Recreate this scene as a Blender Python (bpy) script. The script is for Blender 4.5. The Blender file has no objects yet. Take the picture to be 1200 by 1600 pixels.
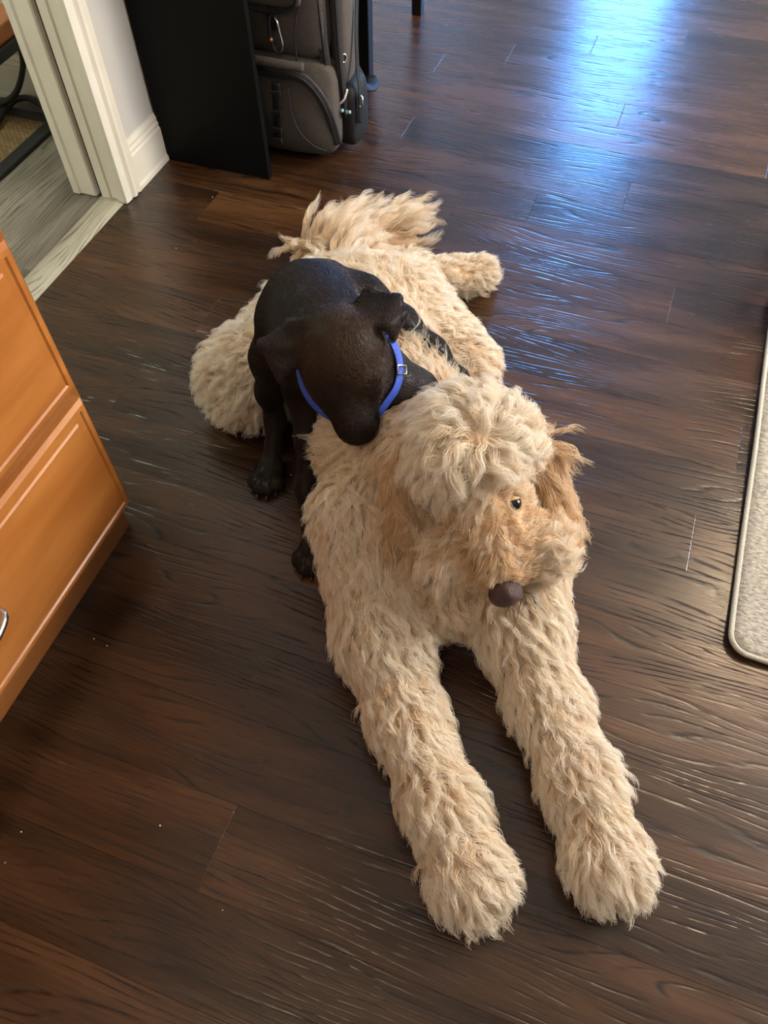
import bpy, bmesh, math, random
import numpy as np
from mathutils import Vector, Matrix

random.seed(7)
rng = np.random.default_rng(11)
scene = bpy.context.scene
C = scene.collection
PI = math.pi

# ------------------------------------------------------------------ camera, world, lights, exposure
CAM_H = 1.35
FOCAL_PX = 1247.93
RT = np.array([0.9394, 0.3425, -0.0168]); UP = np.array([-0.2715, 0.7743, 0.5715])
FW = np.cross(UP, RT); FW /= np.linalg.norm(FW)
RT /= np.linalg.norm(RT); UP = np.cross(RT, FW)
cam_d = bpy.data.cameras.new('camera'); cam = bpy.data.objects.new('camera', cam_d); C.objects.link(cam)
cam_d.sensor_fit = 'VERTICAL'; cam_d.sensor_height = 36.0; cam_d.sensor_width = 27.0
cam_d.lens = FOCAL_PX / 1600 * 36.0
cam_d.clip_start = 0.02
M = Matrix.Identity(4)
for i in range(3):
    M[i][0] = RT[i]; M[i][1] = UP[i]; M[i][2] = -FW[i]
M[2][3] = CAM_H
cam.matrix_world = M
scene.camera = cam
cam['kind'] = 'helper'

def at(px, py, z):
    """point at height z on the line of sight measured in the photograph"""
    d = RT * (px - 600) / FOCAL_PX - UP * (py - 800) / FOCAL_PX + FW
    return np.array([0, 0, CAM_H]) + d * ((z - CAM_H) / d[2])

world = bpy.data.worlds.new('world'); scene.world = world; world.use_nodes = True
bg = world.node_tree.nodes['Background']; bg.inputs[0].default_value = (0.55, 0.75, 1.0, 1); bg.inputs[1].default_value = 1.0

def area(name, loc, target, sx, sy, power, color, spread=PI):
    l = bpy.data.lights.new(name, 'AREA'); l.shape = 'RECTANGLE'; l.size = sx; l.size_y = sy
    l.energy = power; l.color = color; l.spread = spread
    o = bpy.data.objects.new(name, l); C.objects.link(o); o.location = loc
    o.rotation_euler = (Vector(target) - Vector(loc)).to_track_quat('-Z', 'Y').to_euler()
    o['kind'] = 'helper'
    return o
# daylight through the glass door in the far wall, through the window in the right wall, and a warm ceiling lamp
area('daylight_glass_door', (-0.50, 5.70, 1.15), (-0.50, 0, 1.15), 0.46, 1.75, 75, (0.12, 0.39, 1.0))
area('added_far_window_light', (2.36, 4.25, 1.55), (0, 4.2, 0.9), 1.2, 1.2, 75, (0.62, 0.80, 1.0))  # added, unseen window light to brighten the far floor and walls
area('daylight_window', (2.36, 2.10, 1.55), (0, 1.3, 0.6), 1.5, 1.2, 175, (1.0, 0.98, 0.95))
area('ceiling_lamp_light', (1.15, 2.6, 2.40), (1.15, 2.6, 0), 0.42, 0.42, 40, (1.0, 0.74, 0.45))
area('ceiling_lamp_light', (-0.35, -0.55, 2.40), (-0.35, -0.55, 0), 0.42, 0.42, 6, (1.0, 0.74, 0.45))
area('next_room_lamp_light', (-2.3, 0.5, 2.40), (-2.3, 0.5, 0), 0.5, 0.5, 40, (0.92, 1.0, 0.86))
scene.view_settings.view_transform = 'Standard'; scene.view_settings.look = 'None'
scene.view_settings.exposure = 0.0; scene.view_settings.gamma = 1.0
scene.view_settings.use_curve_mapping = False

# ------------------------------------------------------------------ materials
def newmat(name):
    m = bpy.data.materials.new(name); m.use_nodes = True
    nt = m.node_tree; b = nt.nodes['Principled BSDF']
    return m, nt, b
def N(nt, t, **kw):
    n = nt.nodes.new(t)
    for k, v in kw.items(): setattr(n, k, v)
    return n
def ramp(nt, fac, stops):
    r = N(nt, 'ShaderNodeValToRGB'); e = r.color_ramp.elements
    while len(e) < len(stops): e.new(0.5)
    for i, (p, c) in enumerate(stops):
        e[i].position = p; e[i].color = (*c, 1)
    nt.links.new(fac, r.inputs[0]); return r.outputs[0]
def plain(name, col, rough=0.5, metal=0.0, spec=0.5, nscale=0, namp=0.15, bump=0.0, bscale=80):
    m, nt, b = newmat(name)
    b.inputs['Base Color'].default_value = (*col, 1); b.inputs['Roughness'].default_value = rough
    b.inputs['Metallic'].default_value = metal; b.inputs['Specular IOR Level'].default_value = spec
    tc = N(nt, 'ShaderNodeTexCoord')
    if nscale:
        n = N(nt, 'ShaderNodeTexNoise'); n.inputs['Scale'].default_value = nscale; n.inputs['Detail'].default_value = 5
        nt.links.new(tc.outputs['Object'], n.inputs['Vector'])
        lo = tuple(c * (1 - namp) for c in col); hi = tuple(min(1, c * (1 + namp)) for c in col)
        nt.links.new(ramp(nt, n.outputs['Fac'], [(0.3, lo), (0.7, hi)]), b.inputs['Base Color'])
    if bump:
        n = N(nt, 'ShaderNodeTexNoise'); n.inputs['Scale'].default_value = bscale; n.inputs['Detail'].default_value = 4
        nt.links.new(tc.outputs['Object'], n.inputs['Vector'])
        bp = N(nt, 'ShaderNodeBump'); bp.inputs['Strength'].default_value = bump; bp.inputs['Distance'].default_value = 0.004
        nt.links.new(n.outputs['Fac'], bp.inputs['Height']); nt.links.new(bp.outputs[0], b.inputs['Normal'])
    return m

def wood_floor(name, dark, mid, light, rough, bumpd, grain=1.0, coat=0.0):
    m, nt, b = newmat(name); L = nt.links.new
    tc = N(nt, 'ShaderNodeTexCoord'); oi = N(nt, 'ShaderNodeObjectInfo')
    off = N(nt, 'ShaderNodeVectorMath', operation='SCALE'); off.inputs[0].default_value = (37.0, 11.0, 5.0)
    L(oi.outputs['Random'], off.inputs['Scale'])
    add = N(nt, 'ShaderNodeVectorMath', operation='ADD'); L(tc.outputs['Object'], add.inputs[0]); L(off.outputs[0], add.inputs[1])
    def mapped(sc):
        mp = N(nt, 'ShaderNodeMapping'); mp.inputs['Scale'].default_value = sc; L(add.outputs[0], mp.inputs['Vector']); return mp.outputs[0]
    # warped rings: contour lines of a slow stretched noise make the cathedral figure
    n1 = N(nt, 'ShaderNodeTexNoise'); n1.inputs['Scale'].default_value = 1.0; n1.inputs['Detail'].default_value = 1.5; n1.inputs['Roughness'].default_value = 0.4
    L(mapped((1.7, 9.0, 1)), n1.inputs['Vector'])
    sep = N(nt, 'ShaderNodeSeparateXYZ'); L(add.outputs[0], sep.inputs[0])
    ring = N(nt, 'ShaderNodeMath', operation='MULTIPLY_ADD'); L(n1.outputs['Fac'], ring.inputs[0]); ring.inputs[1].default_value = 12.0 * grain
    yy = N(nt, 'ShaderNodeMath', operation='MULTIPLY'); L(sep.outputs['Y'], yy.inputs[0]); yy.inputs[1].default_value = 70.0 * grain
    L(yy.outputs[0], ring.inputs[2])
    fr = N(nt, 'ShaderNodeMath', operation='PINGPONG'); L(ring.outputs[0], fr.inputs[0]); fr.inputs[1].default_value = 0.5
    fine = N(nt, 'ShaderNodeTexNoise'); fine.inputs['Scale'].default_value = 1.0; fine.inputs['Detail'].default_value = 4
    L(mapped((9.0, 260.0, 1)), fine.inputs['Vector'])
    blot = N(nt, 'ShaderNodeTexNoise'); blot.inputs['Scale'].default_value = 1.0; blot.inputs['Detail'].default_value = 3
    L(mapped((2.6, 14.0, 1)), blot.inputs['Vector'])
    brk = N(nt, 'ShaderNodeTexNoise'); brk.inputs['Scale'].default_value = 1.0; brk.inputs['Detail'].default_value = 3
    L(mapped((14.0, 60.0, 1)), brk.inputs['Vector'])
    # grain line mask: thin, broken
    lm = N(nt, 'ShaderNodeMapRange'); L(fr.outputs[0], lm.inputs['Value']); lm.inputs['From Min'].default_value = 0.0; lm.inputs['From Max'].default_value = 0.18
    lm.inputs['To Min'].default_value = 1.0; lm.inputs['To Max'].default_value = 0.0
    bm_ = N(nt, 'ShaderNodeMapRange'); L(brk.outputs['Fac'], bm_.inputs['Value']); bm_.inputs['From Min'].default_value = 0.38; bm_.inputs['From Max'].default_value = 0.62
    line = N(nt, 'ShaderNodeMath', operation='MULTIPLY'); L(lm.outputs[0], line.inputs[0]); L(bm_.outputs[0], line.inputs[1])
    # colour
    tone = N(nt, 'ShaderNodeMath', operation='MULTIPLY_ADD'); L(fine.outputs['Fac'], tone.inputs[0]); tone.inputs[1].default_value = 0.45
    t2 = N(nt, 'ShaderNodeMath', operation='MULTIPLY_ADD'); L(blot.outputs['Fac'], t2.inputs[0]); t2.inputs[1].default_value = 0.9
    t3 = N(nt, 'ShaderNodeMath', operation='MULTIPLY_ADD'); L(oi.outputs['Random'], t3.inputs[0]); t3.inputs[1].default_value = 0.26; t3.inputs[2].default_value = -0.29
    L(t3.outputs[0], t2.inputs[2]); L(t2.outputs[0], tone.inputs[2])
    col = ramp(nt, tone.outputs[0], [(0.22, dark), (0.5, mid), (0.78, light)])
    mix = N(nt, 'ShaderNodeMix', data_type='RGBA'); L(line.outputs[0], mix.inputs[0]); L(col, mix.inputs[6])
    mix.inputs[7].default_value = (dark[0] * .5, dark[1] * .5, dark[2] * .5, 1)
    L(mix.outputs[2], b.inputs['Base Color'])
    rr = N(nt, 'ShaderNodeMapRange'); L(blot.outputs['Fac'], rr.inputs['Value']); rr.inputs['From Min'].default_value = 0.3; rr.inputs['From Max'].default_value = 0.7
    rr.inputs['To Min'].default_value = rough - 0.04; rr.inputs['To Max'].default_value = rough + 0.06
    L(rr.outputs[0], b.inputs['Roughness'])
    b.inputs['Coat Weight'].default_value = coat; b.inputs['Coat Roughness'].default_value = 0.5
    # relief
    hh = N(nt, 'ShaderNodeMath', operation='MULTIPLY_ADD'); L(line.outputs[0], hh.inputs[0]); hh.inputs[1].default_value = -1.0
    h2 = N(nt, 'ShaderNodeMath', operation='MULTIPLY'); L(fine.outputs['Fac'], h2.inputs[0]); h2.inputs[1].default_value = 0.5
    h3 = N(nt, 'ShaderNodeMath', operation='MULTIPLY_ADD'); L(blot.outputs['Fac'], h3.inputs[0]); h3.inputs[1].default_value = 0.5; L(h2.outputs[0], h3.inputs[2])
    L(h3.outputs[0], hh.inputs[2])
    bp = N(nt, 'ShaderNodeBump'); bp.inputs['Strength'].default_value = 1.0; bp.inputs['Distance'].default_value = bumpd
    L(hh.outputs[0], bp.inputs['Height']); L(bp.outputs[0], b.inputs['Normal'])
    return m

def cabinet_wood(name, k=1.0):
    m, nt, b = newmat(name); L = nt.links.new
    tc = N(nt, 'ShaderNodeTexCoord')
    mp = N(nt, 'ShaderNodeMapping'); mp.inputs['Scale'].default_value = (6, 1.2, 9); L(tc.outputs['Object'], mp.inputs['Vector'])
    n = N(nt, 'ShaderNodeTexNoise'); n.inputs['Scale'].default_value = 2.2; n.inputs['Detail'].default_value = 6; L(mp.outputs[0], n.inputs['Vector'])
    c = ramp(nt, n.outputs['Fac'], [(0.3, (0.34 * k, 0.110 * k, 0.020 * k)), (0.55, (0.44 * k, 0.160 * k, 0.034 * k)), (0.75, (0.50 * k, 0.20 * k, 0.048 * k))])
    L(c, b.inputs['Base Color']); b.inputs['Roughness'].default_value = 0.32
    b.inputs['Coat Weight'].default_value = 0.2; b.inputs['Coat Roughness'].default_value = 0.25
    return m

def weave(name, c1, c2, scale, bump=0.6, rough=0.9, stretch=(1, 1, 1)):
    m, nt, b = newmat(name); L = nt.links.new
    tc = N(nt, 'ShaderNodeTexCoord'); mp = N(nt, 'ShaderNodeMapping'); mp.inputs['Scale'].default_value = stretch; L(tc.outputs['Object'], mp.inputs['Vector'])
    n = N(nt, 'ShaderNodeTexNoise'); n.inputs['Scale'].default_value = scale; n.inputs['Detail'].default_value = 6; n.inputs['Roughness'].default_value = 0.65
    L(mp.outputs[0], n.inputs['Vector'])
    L(ramp(nt, n.outputs['Fac'], [(0.36, c1), (0.62, c2)]), b.inputs['Base Color'])
    b.inputs['Roughness'].default_value = rough; b.inputs['Specular IOR Level'].default_value = 0.15
    bp = N(nt, 'ShaderNodeBump'); bp.inputs['Strength'].default_value = bump; bp.inputs['Distance'].default_value = 0.004
    L(n.outputs['Fac'], bp.inputs['Height']); L(bp.outputs[0], b.inputs['Normal'])
    return m

def seagrass(name):
    m, nt, b = newmat(name); L = nt.links.new
    tc = N(nt, 'ShaderNodeTexCoord')
    w = N(nt, 'ShaderNodeTexBrick'); w.inputs['Scale'].default_value = 28; w.inputs['Mortar Size'].default_value = 0.03
    w.inputs['Color1'].default_value = (0.30, 0.19, 0.08, 1); w.inputs['Color2'].default_value = (0.20, 0.12, 0.05, 1); w.inputs['Mortar'].default_value = (0.05, 0.03, 0.012, 1)
    L(tc.outputs['Object'], w.inputs['Vector']); L(w.outputs['Color'], b.inputs['Base Color']); b.inputs['Roughness'].default_value = 0.85
    bp = N(nt, 'ShaderNodeBump'); bp.inputs['Strength'].default_value = 0.8; bp.inputs['Distance'].default_value = 0.004; bp.invert = True
    L(w.outputs['Fac'], bp.inputs['Height']); L(bp.outputs[0], b.inputs['Normal'])
    return m

def fur_mat(name, c_white, c_tan, c_deep):
    m = bpy.data.materials.new(name); m.use_nodes = True; nt = m.node_tree; L = nt.links.new
    nt.nodes.remove(nt.nodes['Principled BSDF']); out = nt.nodes['Material Output']
    a = N(nt, 'ShaderNodeAttribute'); a.attribute_name = 'tint'
    hi = N(nt, 'ShaderNodeHairInfo')
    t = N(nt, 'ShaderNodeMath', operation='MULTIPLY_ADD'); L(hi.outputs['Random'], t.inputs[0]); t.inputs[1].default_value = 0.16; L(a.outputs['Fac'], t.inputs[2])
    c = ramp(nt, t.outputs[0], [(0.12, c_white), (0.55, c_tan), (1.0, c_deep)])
    d = N(nt, 'ShaderNodeBsdfPrincipled'); L(c, d.inputs['Base Color']); d.inputs['Roughness'].default_value = 0.45
    d.inputs['Specular IOR Level'].default_value = 0.35
    tr = N(nt, 'ShaderNodeBsdfTranslucent'); L(c, tr.inputs['Color'])
    mx = N(nt, 'ShaderNodeMixShader'); mx.inputs[0].default_value = 0.38; L(d.outputs[0], mx.inputs[1]); L(tr.outputs[0], mx.inputs[2])
    L(mx.outputs[0], out.inputs['Surface'])
    return m

MT = {}
MT['floor'] = wood_floor('dark_walnut_laminate', (0.013, 0.0052, 0.0020), (0.040, 0.0158, 0.0052), (0.085, 0.034, 0.0105), 0.25, 0.00065, coat=0.18)
MT['greyfloor'] = wood_floor('grey_wood_vinyl', (0.070, 0.060, 0.044), (0.145, 0.126, 0.096), (0.25, 0.22, 0.17), 0.45, 0.0006)
MT['threshold'] = wood_floor('grey_oak_strip', (0.17, 0.148, 0.105), (0.28, 0.248, 0.185), (0.38, 0.345, 0.265), 0.45, 0.0005)
MT['wall'] = plain('warm_white_paint', (0.56, 0.53, 0.48), 0.6, nscale=3, namp=0.03, bump=0.05, bscale=250)
MT['trim'] = plain('cream_gloss_paint', (0.74, 0.69, 0.58), 0.35, nscale=8, namp=0.05)
MT['ceil'] = plain('ceiling_paint', (0.72, 0.65, 0.54), 0.8, nscale=3, namp=0.02)
MT['dark'] = plain('slot_shade', (0.05, 0.035, 0.03), 0.8, nscale=20)
MT['black'] = plain('black_wood_laminate', (0.0025, 0.0024, 0.0023), 0.5, spec=0.12, nscale=30, namp=0.2)
MT['black2'] = plain('black_lacquer', (0.006, 0.006, 0.007), 0.3, nscale=30, namp=0.2)
MT['cab'] = cabinet_wood('honey_maple'); MT['cabedge'] = cabinet_wood('maple_frame_toe_shade', 0.62)  # darker maple for the frame; on the toe kick it paints shade
MT['chrome'] = plain('brushed_nickel', (0.6, 0.58, 0.55), 0.25, metal=1.0, nscale=60, namp=0.05)
MT['bpgrey'] = weave('grey_canvas', (0.066, 0.056, 0.048), (0.105, 0.090, 0.077), 260, 0.25)
MT['bpdark'] = weave('charcoal_canvas', (0.020, 0.018, 0.019), (0.034, 0.031, 0.031), 260, 0.25)
MT['bpblack'] = plain('black_webbing', (0.006, 0.006, 0.007), 0.6, nscale=200, namp=0.3, bump=0.3, bscale=500)
MT['zip'] = plain('zipper_tape', (0.022, 0.019, 0.023), 0.5, nscale=150, namp=0.3, bump=0.4, bscale=400)
MT['bead'] = plain('pale_cord', (0.75, 0.72, 0.68), 0.4, nscale=90)
MT['steel'] = plain('polished_steel', (0.75, 0.74, 0.72), 0.2, metal=1.0, nscale=30, namp=0.05)
MT['copper'] = plain('copper_rivet', (0.5, 0.2, 0.1), 0.35, metal=0.6, nscale=40)
MT['cordlock'] = plain('pale_blue_plastic', (0.35, 0.5, 0.58), 0.3, nscale=40)
MT['rug'] = weave('heather_beige_pile', (0.24, 0.21, 0.17), (0.54, 0.48, 0.39), 90, 1.0, stretch=(1.0, 2.2, 1))
MT['binding'] = weave('rug_binding', (0.40, 0.37, 0.30), (0.54, 0.50, 0.41), 300, 0.5)
MT['rugshade'] = weave('navy_gap_shade', (0.02, 0.022, 0.04), (0.04, 0.045, 0.07), 200, 0.5)  # navy colour paints the blue shadow below the lifted rug edge
MT['grass'] = seagrass('seagrass_weave')
MT['border'] = plain('black_cloth_border', (0.014, 0.015, 0.013), 0.7, nscale=120, bump=0.3, bscale=400)
MT['iron'] = plain('dark_iron', (0.022, 0.024, 0.022), 0.5, metal=0.3, nscale=40)
MT['shelf'] = plain('orange_pine', (0.42, 0.15, 0.05), 0.45, nscale=12, namp=0.25)
MT['crumb'] = plain('crumb', (0.75, 0.68, 0.55), 0.8, nscale=200)
MT['doorpaint'] = plain('door_white_paint', (0.75, 0.73, 0.70), 0.4, nscale=5, namp=0.03)
gm_, gnt_, gb_ = newmat('clear_glass'); gb_.inputs['Transmission Weight'].default_value = 1.0; gb_.inputs['Roughness'].default_value = 0.0; gb_.inputs['IOR'].default_value = 1.45
MT['glass'] = gm_
MT['lampglass'] = plain('lamp_diffuser', (0.9, 0.85, 0.75), 0.5, nscale=5, namp=0.02)
MT['skin'] = plain('cream_undercoat', (0.62, 0.42, 0.24), 0.9, spec=0.1, nscale=40, namp=0.15)
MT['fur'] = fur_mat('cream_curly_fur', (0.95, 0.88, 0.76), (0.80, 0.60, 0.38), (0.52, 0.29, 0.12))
MT['nose'] = plain('liver_brown_nose', (0.050, 0.020, 0.017), 0.42, nscale=60, namp=0.2, bump=0.5, bscale=700)
MT['eye'] = plain('dark_eye', (0.006, 0.004, 0.003), 0.22, nscale=20)
MT['whisker'] = plain('dark_whisker', (0.06, 0.03, 0.015), 0.5, nscale=20)
MT['collar'] = plain('blue_nylon', (0.035, 0.085, 0.50), 0.55, nscale=250, namp=0.2, bump=0.4, bscale=700)
MT['pupnose'] = plain('black_brown_nose', (0.010, 0.007, 0.006), 0.35, nscale=60, bump=0.4, bscale=900)
MT['claw'] = plain('horn_claw', (0.05, 0.04, 0.035), 0.4, nscale=60)

# ------------------------------------------------------------------ mesh helpers
def mesh_obj(name, me, mat, parent=None, smooth=False):
    o = bpy.data.objects.new(name, me); C.objects.link(o)
    if mat is not None: me.materials.append(MT[mat] if isinstance(mat, str) else mat)
    if parent is not None: o.parent = parent
    if smooth:
        me.polygons.foreach_set('use_smooth', [True] * len(me.polygons))
    return o
def obj(name, bm, mat, parent=None, smooth=False):
    bmesh.ops.recalc_face_normals(bm, faces=bm.faces[:])
    me = bpy.data.meshes.new(name); bm.to_mesh(me); bm.free()
    return mesh_obj(name, me, mat, parent, smooth)
def tag(o, label=None, cat=None, group=None, kind=None):
    if label: o['label'] = label
    if cat: o['category'] = cat
    if group: o['group'] = group
    if kind: o['kind'] = kind
    return o
def empty(name, loc=(0, 0, 0), rz=0.0):
    o = bpy.data.objects.new(name, None); C.objects.link(o); o.location = loc; o.rotation_euler = (0, 0, rz)
    o.empty_display_size = 0.05
    return o
def box(bm, x0, x1, y0, y1, z0, z1, bev=0.0, seg=2):
    r = bmesh.ops.create_cube(bm, size=1.0); vs = r['verts']
    for v in vs:
        v.co = Vector((x0 + (v.co.x + .5) * (x1 - x0), y0 + (v.co.y + .5) * (y1 - y0), z0 + (v.co.z + .5) * (z1 - z0)))
    if bev > 0:
        es = list({e for v in vs for e in v.link_edges})
        bmesh.ops.bevel(bm, geom=es, offset=bev, segments=seg, profile=0.5, affect='EDGES')
    return vs
def boxobj(name, mat, parent, x0, x1, y0, y1, z0, z1, bev=0.0, seg=2, smooth=False):
    bm = bmesh.new(); box(bm, x0, x1, y0, y1, z0, z1, bev, seg); return obj(name, bm, mat, parent, smooth)
def frames(pts):
    pts = [Vector(p) for p in pts]; n = len(pts); T = []
    for i in range(n):
        a = pts[max(0, i - 1)]; b = pts[min(n - 1, i + 1)]; T.append((b - a).normalized())
    u = T[0].orthogonal().normalized(); out = []
    for i in range(n):
        u = (u - T[i] * u.dot(T[i])).normalized(); out.append((pts[i], T[i], u, T[i].cross(u)))
    return out
def tube(bm, pts, rad, seg=8, closed=False, flat=None):
    """sweep; rad number or list; flat=(ref_dir, width, thick) makes a strap lying with its face along ref_dir"""
    fr = frames(pts); rings = []; n = len(fr)
    for i, (p, t, u, v) in enumerate(fr):
        if closed:
            pv = Vector(pts[(i - 1) % n]); nx = Vector(pts[(i + 1) % n]); t = (nx - pv).normalized()
        r = rad[i] if isinstance(rad, (list, tuple)) else rad
        if flat:
            ref = Vector(flat[0][i]) if isinstance(flat[0], list) else Vector(flat[0])
            nrm = (ref - t * ref.dot(t)).normalized(); sd = t.cross(nrm)
            w, th = flat[1] / 2, flat[2] / 2
            ring = [bm.verts.new(p + sd * a * w + nrm * b * th) for a, b in ((-1, -.6), (-.9, -1), (.9, -1), (1, -.6), (1, .6), (.9, 1), (-.9, 1), (-1, .6))]
        else:
            if closed:
                u = (u - t * u.dot(t)).normalized(); v = t.cross(u)
            ring = [bm.verts.new(p + (u * math.cos(2 * PI * k / seg) + v * math.sin(2 * PI * k / seg)) * r) for k in range(seg)]
        rings.append(ring)
    s = len(rings[0])
    for i in range(n if closed else n - 1):
        A, B = rings[i], rings[(i + 1) % n]
        for k in range(s):
            bm.faces.new((A[k], A[(k + 1) % s], B[(k + 1) % s], B[k]))
    if not closed:
        bm.faces.new(rings[0][::-1]); bm.faces.new(rings[-1])
def spline(pts, n=8):
    P = [Vector(p) for p in pts]; out = []
    for i in range(len(P) - 1):
        p0 = P[max(0, i - 1)]; p1 = P[i]; p2 = P[i + 1]; p3 = P[min(len(P) - 1, i + 2)]
        for k in range(n):
            t = k / n
            out.append(0.5 * ((2 * p1) + (p2 - p0) * t + (2 * p0 - 5 * p1 + 4 * p2 - p3) * t * t + (3 * p1 - p0 - 3 * p2 + p3) * t ** 3))
    out.append(P[-1]); return out
def tubeobj(name, mat, parent, pts, rad, seg=8, closed=False, flat=None):
    bm = bmesh.new(); tube(bm, pts, rad, seg, closed, flat); return obj(name, bm, mat, parent, True)
def prism(bm, prof, axis, a0, a1):
    """extrude a closed 2D profile along an axis ('x','y','z')"""
    def P(u, v, a):
        return {'x': (a, u, v), 'y': (u, a, v), 'z': (u, v, a)}[axis]
    A = [bm.verts.new(P(u, v, a0)) for u, v in prof]; B = [bm.verts.new(P(u, v, a1)) for u, v in prof]
    n = len(prof)
    for i in range(n): bm.faces.new((A[i], A[(i + 1) % n], B[(i + 1) % n], B[i]))
    bm.faces.new(A[::-1]); bm.faces.new(B)

# ------------------------------------------------------------------ the setting
XW = -1.41          # room face of the left wall
XR, YF, YB, ZC = 2.40, 5.75, -1.75, 2.45
def struct(o): o['kind'] = 'structure'; return o

# dark plank floor
bm = bmesh.new(); box(bm, XW - 0.01, XR, YB, YF, -0.03, -0.0095)
floor = struct(obj('floor', bm, 'floor')); floor['label'] = 'dark brown wood plank floor'
ROW0, ROWW, PL = 0.9396, 0.1392, 1.29
def plank(x0, x1, y0, y1, mat, parent, zt=0.0, c=0.0012, thick=0.009):
    bm = bmesh.new(); hx, hy = (x1 - x0) / 2, (y1 - y0) / 2; g = 0.0
    lo = [bm.verts.new((sx * (hx - g), sy * (hy - g), -thick)) for sx, sy in ((-1, -1), (1, -1), (1, 1), (-1, 1))]
    md = [bm.verts.new((sx * (hx - g), sy * (hy - g), -0.0005)) for sx, sy in ((-1, -1), (1, -1), (1, 1), (-1, 1))]
    tp = [bm.verts.new((sx * (hx - g - c), sy * (hy - g - c * .35), 0)) for sx, sy in ((-1, -1), (1, -1), (1, 1), (-1, 1))]
    for A, B in ((lo, md), (md, tp)):
        for i in range(4): bm.faces.new((A[i], A[(i + 1) % 4], B[(i + 1) % 4], B[i]))
    bm.faces.new(tp)
    o = obj('plank', bm, mat, parent); o.location = ((x0 + x1) / 2, (y0 + y1) / 2, zt); return o
anchor = {8: -.07, 7: -.308, 11: -.162, 13: -.59, 0: .26, -6: -.37, 9: -.772, 15: -.043, 14: -.333, 12: -.80, 6: -.515, 2: .323, 1: -.30, 5: .116,
          3: -.45, 4: -.52, -1: -.20, -2: -.22, -3: -.16, -4: -.08, -5: -.015, 10: -1.0, -7: .50, -8: .47}
for n in range(-8, 20):
    a = anchor.get(n, random.uniform(-1.2, 0.0)); y0 = ROW0 + n * ROWW
    x = a
    while x > XW + 0.02: x -= PL
    while x < 1.55:
        x0, x1 = max(x, XW), x + PL
        if x1 - x0 > 0.03: plank(x0, x1, y0, y0 + ROWW, 'floor', floor)
        x += PL
# the far and near strips of floor outside the built planks lie at the same height
for (ya, yb) in ((YB, ROW0 - 8 * ROWW), (ROW0 + 20 * ROWW, YF)):
    o = boxobj('floor_strip', 'floor', floor, XW, XR, ya, yb, -0.0095, 0)
boxobj('floor_strip', 'floor', floor, 1.55 + PL * .55, XR, ROW0 - 8 * ROWW, ROW0 + 20 * ROWW, -0.0095, -0.0005)

# grey floor of the next room, planks of its own
bm = bmesh.new(); box(bm, -3.4, XW - 0.075, -0.6, 2.05, -0.03, -0.0095)
gfloor = struct(obj('floor', bm, 'greyfloor')); gfloor['label'] = 'grey wood-look floor beyond the doorway'
for i in range(9):
    x1 = XW - 0.075 - i * 0.15; x0 = x1 - 0.15
    y = 0.55 - random.uniform(0, 0.9)
    while y < 2.03:
        ya, yb = max(y, 0.4), min(y + 0.91, 2.03)
        if yb - ya > 0.05:
            o = plank(0, yb - ya, 0, x1 - x0, 'greyfloor', gfloor, c=0.0008)
            o.location = ((x0 + x1) / 2, (ya + yb) / 2, 0); o.rotation_euler = (0, 0, PI / 2)
        y += 0.91

# threshold strip in the doorway
bm = bmesh.new(); prism(bm, [(0.078, 0.0), (0.070, 0.006), (0.045, 0.009), (0.012, 0.006), (-0.002, 0.0)], 'x', -0.475, 0.475)
tr = struct(obj('trim_1', bm, 'threshold')); tr['label'] = 'pale grey threshold strip between the two floors'
tr.location = (XW, 1.165, 0); tr.rotation_euler = (0, 0, PI / 2)

# walls
def wallbox(name, x0, x1, y0, y1, z0, z1, mat='wall', label=None):
    o = struct(boxobj(name, mat, None, x0, x1, y0, y1, z0, z1))
    if label: o['label'] = label
    return o
YJ = 1.640          # jamb face of the doorway
bm = bmesh.new()
box(bm, XW - 0.15, XW, YJ + 0.02, YF, 0, ZC); box(bm, XW - 0.15, XW, YB, 0.68, 0, ZC); box(bm, XW - 0.15, XW, 0.68, YJ + 0.02, 2.08, ZC)
wl = struct(obj('wall_left', bm, 'wall')); wl['label'] = 'warm white wall beside the doorway'
bm = bmesh.new()
box(bm, XW - .15, -0.86, YF, YF + .12, 0, ZC); box(bm, -0.14, XR + .12, YF, YF + .12, 0, ZC); box(bm, -0.86, -0.14, YF, YF + .12, 2.08, ZC)
struct(obj('wall_front', bm, 'wall'))
bm = bmesh.new()
box(bm, XR, XR + .12, YB, 1.30, 0, ZC); box(bm, XR, XR + .12, 2.90, 3.60, 0, ZC); box(bm, XR, XR + .12, 4.90, YF, 0, ZC); box(bm, XR, XR + .12, 3.60, 4.90, 0, .9); box(bm, XR, XR + .12, 3.60, 4.90, 2.2, ZC); box(bm, XR, XR + .12, 1.30, 2.90, 0, 0.9); box(bm, XR, XR + .12, 1.30, 2.90, 2.2, ZC)
struct(obj('wall_right', bm, 'wall'))
wallbox('wall_back', XW - .15, XR + .12, YB - .12, YB, 0, ZC)
struct(boxobj('ceiling', 'ceil', None, -3.4, XR + .12, YB - .12, YF + .12, ZC, ZC + .05))
wallbox('wall_hall', -3.4, XW - 0.15, 2.04, 2.14, 0, ZC, label='white wall of the next room')
wallbox('wall_hall', -3.5, -3.4, -0.6, 2.14, 0, ZC); wallbox('wall_hall', -3.4, XW - 0.15, -0.7, -0.6, 0, ZC)

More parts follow.
